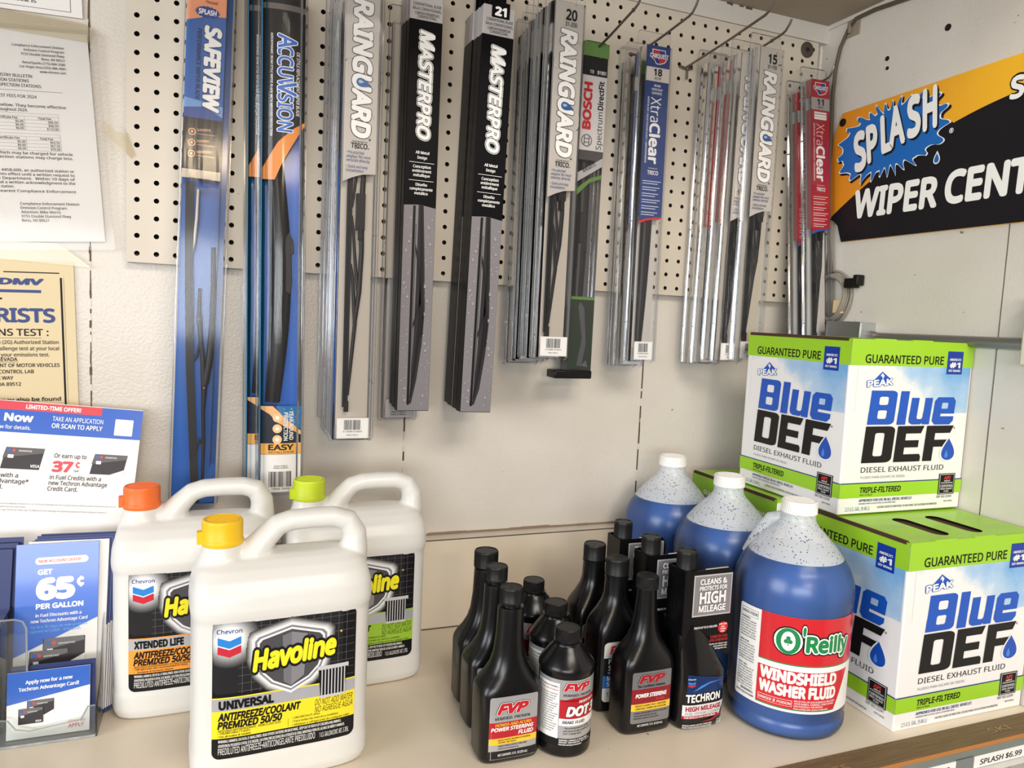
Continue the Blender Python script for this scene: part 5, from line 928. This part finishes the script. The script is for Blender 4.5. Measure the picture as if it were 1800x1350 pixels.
a = mp_box('black wiper box with a white size 21, front of the right black stack', (.4918, -.0940, .3855), (.5045, -.0940, 1.0085), '21', g)
for k, nm in enumerate(('second from the front', 'third from the front', 'rearmost')): restack(a, (-.0012 * (k % 2), .0228 * (k + 1), (.002, .004, .006)[k]), 'black wiper box, %s of the right black stack' % nm)
# RAINGUARD 20 stack
g = 'size 20 grey wiper packs on one hook'
a = rain('grey raindrop wiper pack with the number 20 at the top, front of its stack', (.6035, -.137, .480), (.6030, -.137, 1.0175), '20', '31-200', g)
for k, nm in enumerate(('second', 'third', 'fourth', 'fifth', 'sixth')): restack(a, ((-.004, -.003, -.006, -.004, -.006)[k], .0212 * (k + 1), (-.003, -.002, -.008, -.012, -.016)[k]), 'grey raindrop wiper pack, %s from the front in the size 20 stack' % nm)
# BOSCH pack
q, H = frame('wiper_pack', 'clear wiper pack with green top and black foot behind the size 20 packs', (.6915, -.055, .4480), (.6925, -.055, .9760), None); w = .0455; D = .032
blister(q, w, D, H, .03, -.002, None, .001); P = Print(lambda u, v, d: (u, .0016 - d, v)); GRN = mat('#5d8a3a', .35); DKG = mat('#23301f', .4)
P.rect(-w / 2, w / 2, H - .030, H - .001, INK, 0); P.text('19', -.010, H - .0265, .0058, WHITE, w=.007); P.text('B1901', .004, H - .0265, .0058, WHITE, w=.016, bold=.02); P.rect(-w / 2, w / 2, H - .152, H - .030, mat('#d9d5d2', .45), 0)
P.text('BOSCH', -.004, H - .118, .0150, mat('#c4262e', .4), w=.077, bold=.045, rot=90); P.text('Spectrum ', .0180, H - .149, .0098, INK, w=.062, rot=90, bold=-.004); P.text('DirectFit', .0180, H - .084, .0098, INK, w=.047, rot=90, bold=.025)
n = 24; ring_ = lambda r_: [(-.0095 + r_ * math.cos(2 * PI * k / n), H - .136 + r_ * math.sin(2 * PI * k / n)) for k in range(n)]
P.shape([ring_(.0100), ring_(.0088)], INK, 2); P.rect(-.0145, -.0045, H - .1395, H - .1385, INK, 2); P.rect(-.0145, -.0045, H - .1335, H - .1325, INK, 2); P.rect(-.0145, -.0133, H - .143, H - .129, INK, 2); P.rect(-.0057, -.0045, H - .143, H - .129, INK, 2)
P.rect(-w / 2, w / 2, H - .168, H - .152, mat('#4a4648', .4), 0); P.poly([(-w / 2, H - .205), (w / 2, H - .176), (w / 2, H - .162), (-w / 2, H - .190)], mat('#b9b6b4', .45), 1); P.text('Beam', -.012, H - .189, .0085, INK, w=.026, rot=30, L=2); P.poly([(-w / 2, H - .228), (0, H - .205), (w / 2, H - .196), (w / 2, H - .190), (0, H - .198), (-w / 2, H - .216)], GRN, 1)
P.build('printed_card', q); P = Print(lambda u, v, d: (u, .0016 - d, v)); P.rect(-w / 2, w / 2, .006, .130, DKG, 0); P.rect(-w / 2, w / 2, .126, .131, GRN, 1); P.poly([(-.006, .012), (.004, .012), (.010, .05), (.004, .112), (-.004, .122), (-.008, .115), (.002, .06)], mat('#4e4e52', .35), 2); P.poly([(.002, .012), (.016, .010), (.012, .022)], mat('#5a5a60', .35), 2); P.build('lower_card', q)
MB().box(-w / 2, w / 2, D - .002, D - .001, 0, H, mat('#5a5857', .5)).build('backing_card', q); beam_blade(q, H, D * .5, -.004, .0105, H * .47, H * .42)
b = MB(); b.box(-w / 2 - .001, w / 2 + .001, .0, D, H + .0005, H + .024, mat('#5f8548', .35)); b.box(-.018, .018, .002, D - .002, H + .024, H + .026, mat('#2b2a28', .5)); b.build('green_cap', q, .003)
b = MB(); b.box(-w / 2 - .024, w / 2 + .001, -.002, D + .002, -.010, .004, mat('#121113', .3)); b.build('black_foot', q, .002)
# navy and red packs
g = 'dark blue wiper packs on one hook'
a = xtra('dark blue wiper pack with the number 18, front one', (.8030, -.078, .4745), (.7985, -.078, 1.0045), '18', 'XC18', True, g); restack(a, (-.0035, .0305, -.010), 'dark blue wiper pack just behind the one numbered 18'); restack(a, (-.004, .0520, -.012), 'dark blue wiper pack, rearmost of the stack numbered 18')
g = 'grey and red wiper packs in the right stack'
a = rain('grey raindrop wiper pack with the number 15, front of the right stack', (1.0085, -.109, .4830), (1.0068, -.109, 1.0268), '15', '31-150', g)
rain('grey raindrop wiper pack partly hidden directly behind the one numbered 15', (.9830, -.087, .4780), (.9850, -.087, 1.0190), '16', '31-160', g)
c = xtra('red wiper pack behind the two grey packs of the right stack', (.9760, -.065, .4790), (.9770, -.065, 1.0120), '17', 'XG17', False, g); restack(c, (-.0100, .0200, -.008), 'red wiper pack, second red one behind the grey packs of the right stack')
restack(a, (-.0480, .0830, -.012), 'grey raindrop wiper pack, rearmost at the left of the right stack')
g = 'red size 11 wiper packs in the corner'
c = xtra('red wiper pack with the number 11 nearest the corner', (1.1900, -.0940, .4900), (1.1770, -.0450, 1.0170), '11', 'XG11', False, g); restack(c, (-.0120, .0210, -.022), 'red wiper pack just behind the one numbered 11 in the corner')
# SAFEVIEW pack
q, H = frame('wiper_pack', 'blue clamshell wiper pack with big white slanted lettering, leftmost on the pegboard', (.0773, -.050, .2385), (.0985, -.050, 1.0300), None); w = .0610; D = .034; t = lambda z: (z - .2385) * 1.0004
BACK = bpy.data.materials.new('blue_backing_card'); BACK = mat('#155cb2', .3, 0, .2)
b = MB(); b.box(-w / 2, w / 2, D - .002, D - .001, 0, H, BACK); b.box(w / 2 - .0095, w / 2 - .0085, .002, D - .002, t(.30), H, mat('#1a2440', .3)); b.build('backing_card', q)
blister(q, w, D, H, .03, -.002, BLIS, .003)
P = Print(lambda u, v, d: (u - .0045, .0016 - d, v)); a = .0252; zA = t(.7125); SB = mat('#175fae', .35, 0, .2); SBD = mat('#234a94', .35); DK = mat('#3a3634', .35, 0, .2)
P.rect(-a, a, t(.795), H, SB, 0); P.poly([(-a, t(.925)), (0, t(.9335)), (a, t(.937)), (a, H), (-a, H)], mat('#f0a67c', .4), 1); P.poly([(-a, t(.822)), (a, t(.815)), (a, t(.79)), (-a, t(.79))], mat('#6f9bd0', .35), 1); P.poly([(-a, t(.808)), (0, t(.812)), (a, t(.800)), (a, t(.787)), (-a, t(.787))], SBD, 2); P.rect(-a, a, zA + .012, t(.7955), DK, 3); P.rect(-a, a, zA, zA + .012, mat('#c9bda8', .4), 3)
rnd = random.Random(2); pts = []
for i in range(36):
    r_ = 1 + (.10 if i % 2 else -.06); pts.append((.001 + .0150 * r_ * math.cos(2 * PI * i / 36), t(.9395) + .0075 * r_ * math.sin(2 * PI * i / 36)))
P.poly(pts, mat('#1c3f8e', .4), 3); P.text('SPLASH', .001, t(.9362), .0068, WHITE, al='c', w=.0235, bold=.04, shear=.1, L=4); P.text('Focused', .006, t(.9515), .0042, mat('#8a3a2a', .4), al='c', w=.015, bold=.03, shear=.1, L=4)
P.text('SAFEVIEW', -.0010, t(.9225), .0205, WHITE, w=.1170, bold=.05, shear=.12, rot=-90, L=4, out=mat('#1b2f66', .4), oo=.03); P.text('PERFORMANCE WIPER BLADE', -.0110, t(.9165), .0055, mat('#1a2550', .4), w=.096, bold=.02, shear=.12, rot=-90, L=4)
for i, (s_, w_) in enumerate((('SUPERIOR', .018), ('DURABLE', .016), ('UNIVERSAL', .020))): z = t(.776 - i * .0150); P.disc(-.0135, z, .0048, mat('#e9b48c', .4), 4); P.disc(-.0135, z, .0036, DK, 5); P.disc(-.0135, z, .0016, mat('#e9b48c', .4), 6); P.text(s_, -.0070, z + .0012, .0034, mat('#e9b48c', .4), w=w_, L=4, bold=.02, rot=7); P.rect(-.0070, .016, z - .0022, z - .0014, mat('#c9a48a', .4), 4)
P.rect(-.0150, .0130, zA - .002, zA + .0005, INK, 5, .001); P.build('printed_card', q)
b = MB()                                                              # bracket wiper lying in the clear lower half
y = .016; b.tube([(-.0080, y, t(.700)), (-.0085, y, t(.660)), (-.0105, y, t(.625)), (-.0150, y, t(.600))], [.0028, .0032, .0030, .0022], mat('#8f8b88', .3, .6), 8, .6)
b.tube([(.0150, y, t(.62)), (.0175, y, t(.56)), (.0175, y, t(.50)), (.0150, y, t(.455)), (.0105, y, t(.420))], [.0028, .0040, .0046, .0048, .0044], BLADE, 8, .6); b.tube([(-.0010, y, t(.560)), (-.0010, y, t(.515)), (.0060, y, t(.460)), (.0095, y, t(.415)), (.0095, y, t(.38)), (.0115, y, t(.33)), (.0120, y, t(.27))], [.0022, .0030, .0034, .0040, .0026, .0024, .0022], BLADE, 8, .6)
b.tube([(.0020, y, t(.52)), (.0030, y, t(.49)), (-.0020, y, t(.462)), (-.0060, y, t(.455))], .0020, BLADE, 8, .6); b.tube([(.0110, y, t(.325)), (.0060, y, t(.340)), (.0010, y, t(.318))], .0018, BLADE, 8, .6)
for x_, z_ in ((-.001, .515), (.0095, .415), (.0118, .275)): b.loft([[(x_ + r_ * math.cos(2 * PI * k / 12), yy, t(z_) + r_ * math.sin(2 * PI * k / 12)) for k in range(12)] for r_, yy in ((.0022, y - .002), (.0022, y - .0045), (.0012, y - .0050))], mat('#5c5856', .3, .6))
b.build('wiper_frame', q)
b = MB(); b.loft([[(x - .0058, yy, z), (x + .0052, yy, z), (x + .0052, yy + .005, z), (x - .0058, yy + .005, z)] for x, yy, z in ((-.0190, .014, t(.71)), (-.0165, .014, t(.60)), (-.0105, .014, t(.45)), (-.0030, .014, t(.34)), (.0035, .014, t(.245)))], mat('#2a2625', .35)); b.build('rubber_strip', q)
# ACCUVISION tubes
def tube_pack(label, Bp, Tp, grp, front=True):
    q, H = frame('wiper_pack', label, Bp, Tp, grp); w = .0588; D = .040; t = lambda z: (z - .2595) * .978
    b = MB(); b.box(-w / 2, w / 2, D - .0015, D - .0005, 0, H, mat('#1f63c6', .32, 0, .3)); b.box(-w / 2 - .0012, -w / 2, .004, D - .0005, 0, H, mat('#1a6a94', .35)); b.build('backing_card', q)
    prof = [(-w / 2 - .006, D)] + [(-w / 2 - .002 + (w + .004) * (.5 - .5 * math.cos(PI * k / 14)), D - (D) * math.sin(PI * k / 14) ** .6) for k in range(15)] + [(w / 2 + .006, D)]
    b = MB(); b.loft([[(x, y, z) for x, y in prof] for z in (-.004, H + .02)], BLIS, False, False, False); b.add([(x, y, -.004) for x, y in prof], [tuple(range(len(prof)))], BLIS, False)
    for x in (-w / 2 - .004, w / 2 + .004): b.tube([(x, D - .004, -.004), (x, D - .004, H + .02)], .0011, BLISE, 6)
    b.build('clear_tube', q, sharp=60)
    P = Print(lambda u, v, d: (u, .006 + 7.0 * u * u - d, v), .006); a = .0285; K_ = mat('#25211f', .35, 0, .3); OG = mat('#e08a3c', .4)
    P.poly([(-a, t(.735)), (-.015, t(.745)), (.005, t(.765)), (.018, t(.785)), (a, t(.806)), (a, H), (-a, H)], K_, 0); P.poly([(-a, t(.722)), (-.012, t(.722)), (-.004, t(.742)), (.010, t(.770)), (.020, t(.788)), (a, t(.803)), (a, t(.808)), (.012, t(.796)), (-.008, t(.776)), (-.018, t(.758)), (-a, t(.738))], OG, 1)
    P.rect(-a, a, t(.9600), t(.9680), mat('#6a625c', .3), 1)
    P.text('ACCUVISION', -.0085, t(.9270), .0200, mat('#2f66bd', .35), w=.1330, bold=.02, rot=-90, L=2, out=WHITE, oo=.035); P.text('A', -.0085, t(.9270), .0250, mat('#2f66bd', .35), w=.0195, bold=.02, rot=-90, L=4, out=WHITE, oo=.03); P.text('V', -.0085, t(.8620), .0250, mat('#2f66bd', .35), w=.0195, bold=.02, rot=-90, L=4, out=WHITE, oo=.03)
    P.text('OE STYLE REPLACEMENT WIPER BLADE', .0165, t(.9050), .0046, WHITE, w=.0880, bold=.01, shear=.15, rot=-90, L=2); P.text('AERODYNAMIC BEAM STYLE WIPER BLADE WITH WEATHER PROTECTION', -.0185, t(.9270), .0030, WHITE, w=.140, bold=.01, rot=-90, L=2)
    pc_ = P.build('printed_card', q); P = Print(lambda u, v, d: (u, .006 + 7.0 * u * u - d, v), .006)
    P.rect(-a, a, 0, t(.3905), mat('#22252f', .35), 0); P.poly([(-a, t(.3905)), (-.012, t(.3905)), (a, t(.352)), (a, t(.346)), (.012, t(.356)), (-.006, t(.366)), (-.016, t(.378)), (-a, t(.386))], mat('#e9b070', .4), 1); P.poly([(-.008, t(.3905)), (a, t(.3905)), (a, t(.354)), (.010, t(.368)), (.0, t(.378))], mat('#2c6ea6', .35), 1)
    for k in range(14): P.disc(.004 + (k * 7 % 11) * .0021, t(.386) - (k * 5 % 7) * .004, .0008 + .0004 * (k % 3), mat('#8fb9d6', .3), 2, n=10)
    for k in range(3): P.disc(-.0055, t(.373 - k * .0165), .0066, mat('#f0c48e', .4), 2); P.disc(-.0055, t(.373 - k * .0165), .0028, mat('#fdf0dc', .4), 3)
    P.text('YEAR ROUND', .0115, t(.383), .0058, WHITE, w=.043, bold=.02, rot=-90, L=3); P.text('PROTECTION', .0035, t(.381), .0058, WHITE, w=.042, bold=.02, rot=-90, L=3)
    P.rect(-a, a, t(.3175), t(.3340), mat('#efae4e', .4), 1); P.text('EASY', 0, t(.3238), .0082, INK, al='c', w=.036, bold=.03, L=2); P.text('INSTALLATION', 0, t(.3190), .0030, INK, al='c', w=.036, L=2); P.rect(-a, a, 0, t(.3170), mat('#eae6e0', .45), 1)
    P.text('Product of Mexico', 0, t(.2985), .0022, INK, al='c', w=.019, L=2); P.text('Producto de Mexico', 0, t(.2955), .0022, INK, al='c', w=.021, L=2); P.bars(-.017, .016, t(.2675), t(.2910), INK, 26, 2); P.text('73926 70426', 0, t(.2632), .0028, INK, al='c', w=.026, L=2); P.build('lower_card', q)
    b = MB(); n = 24; pts = [(-.0115 + .0100 * math.sin(PI * i / n), .022, t(.395) + (t(.760) - t(.395)) * i / n) for i in range(n + 1)]; b.tube(pts, [.0105 + .0045 * math.sin(PI * i / n) for i in range(n + 1)], mat('#221f20', .25, 0, .3), 16, .75, (1, 0, 0)); b.build('spoiler', q)
    b = MB(); b.prism([(.004, t(.640)), (.0085, t(.650)), (.0150, t(.636)), (.0165, t(.618)), (.0125, t(.616)), (.0140, t(.575)), (.0120, t(.556)), (.0060, t(.560)), (.004, t(.56))], .012, .026, BLADE); b.build('adapter', q, .0012)
    return q
a = tube_pack('clear tube wiper pack with outlined blue lettering on black, front of the pair', (.1983, -.0850, .2657), (.1927, -.0850, .9810), 'clear tube wiper packs')
restack(a, (-.0170, .0420, .008), 'clear tube wiper pack with a blue card, right behind the front tube')
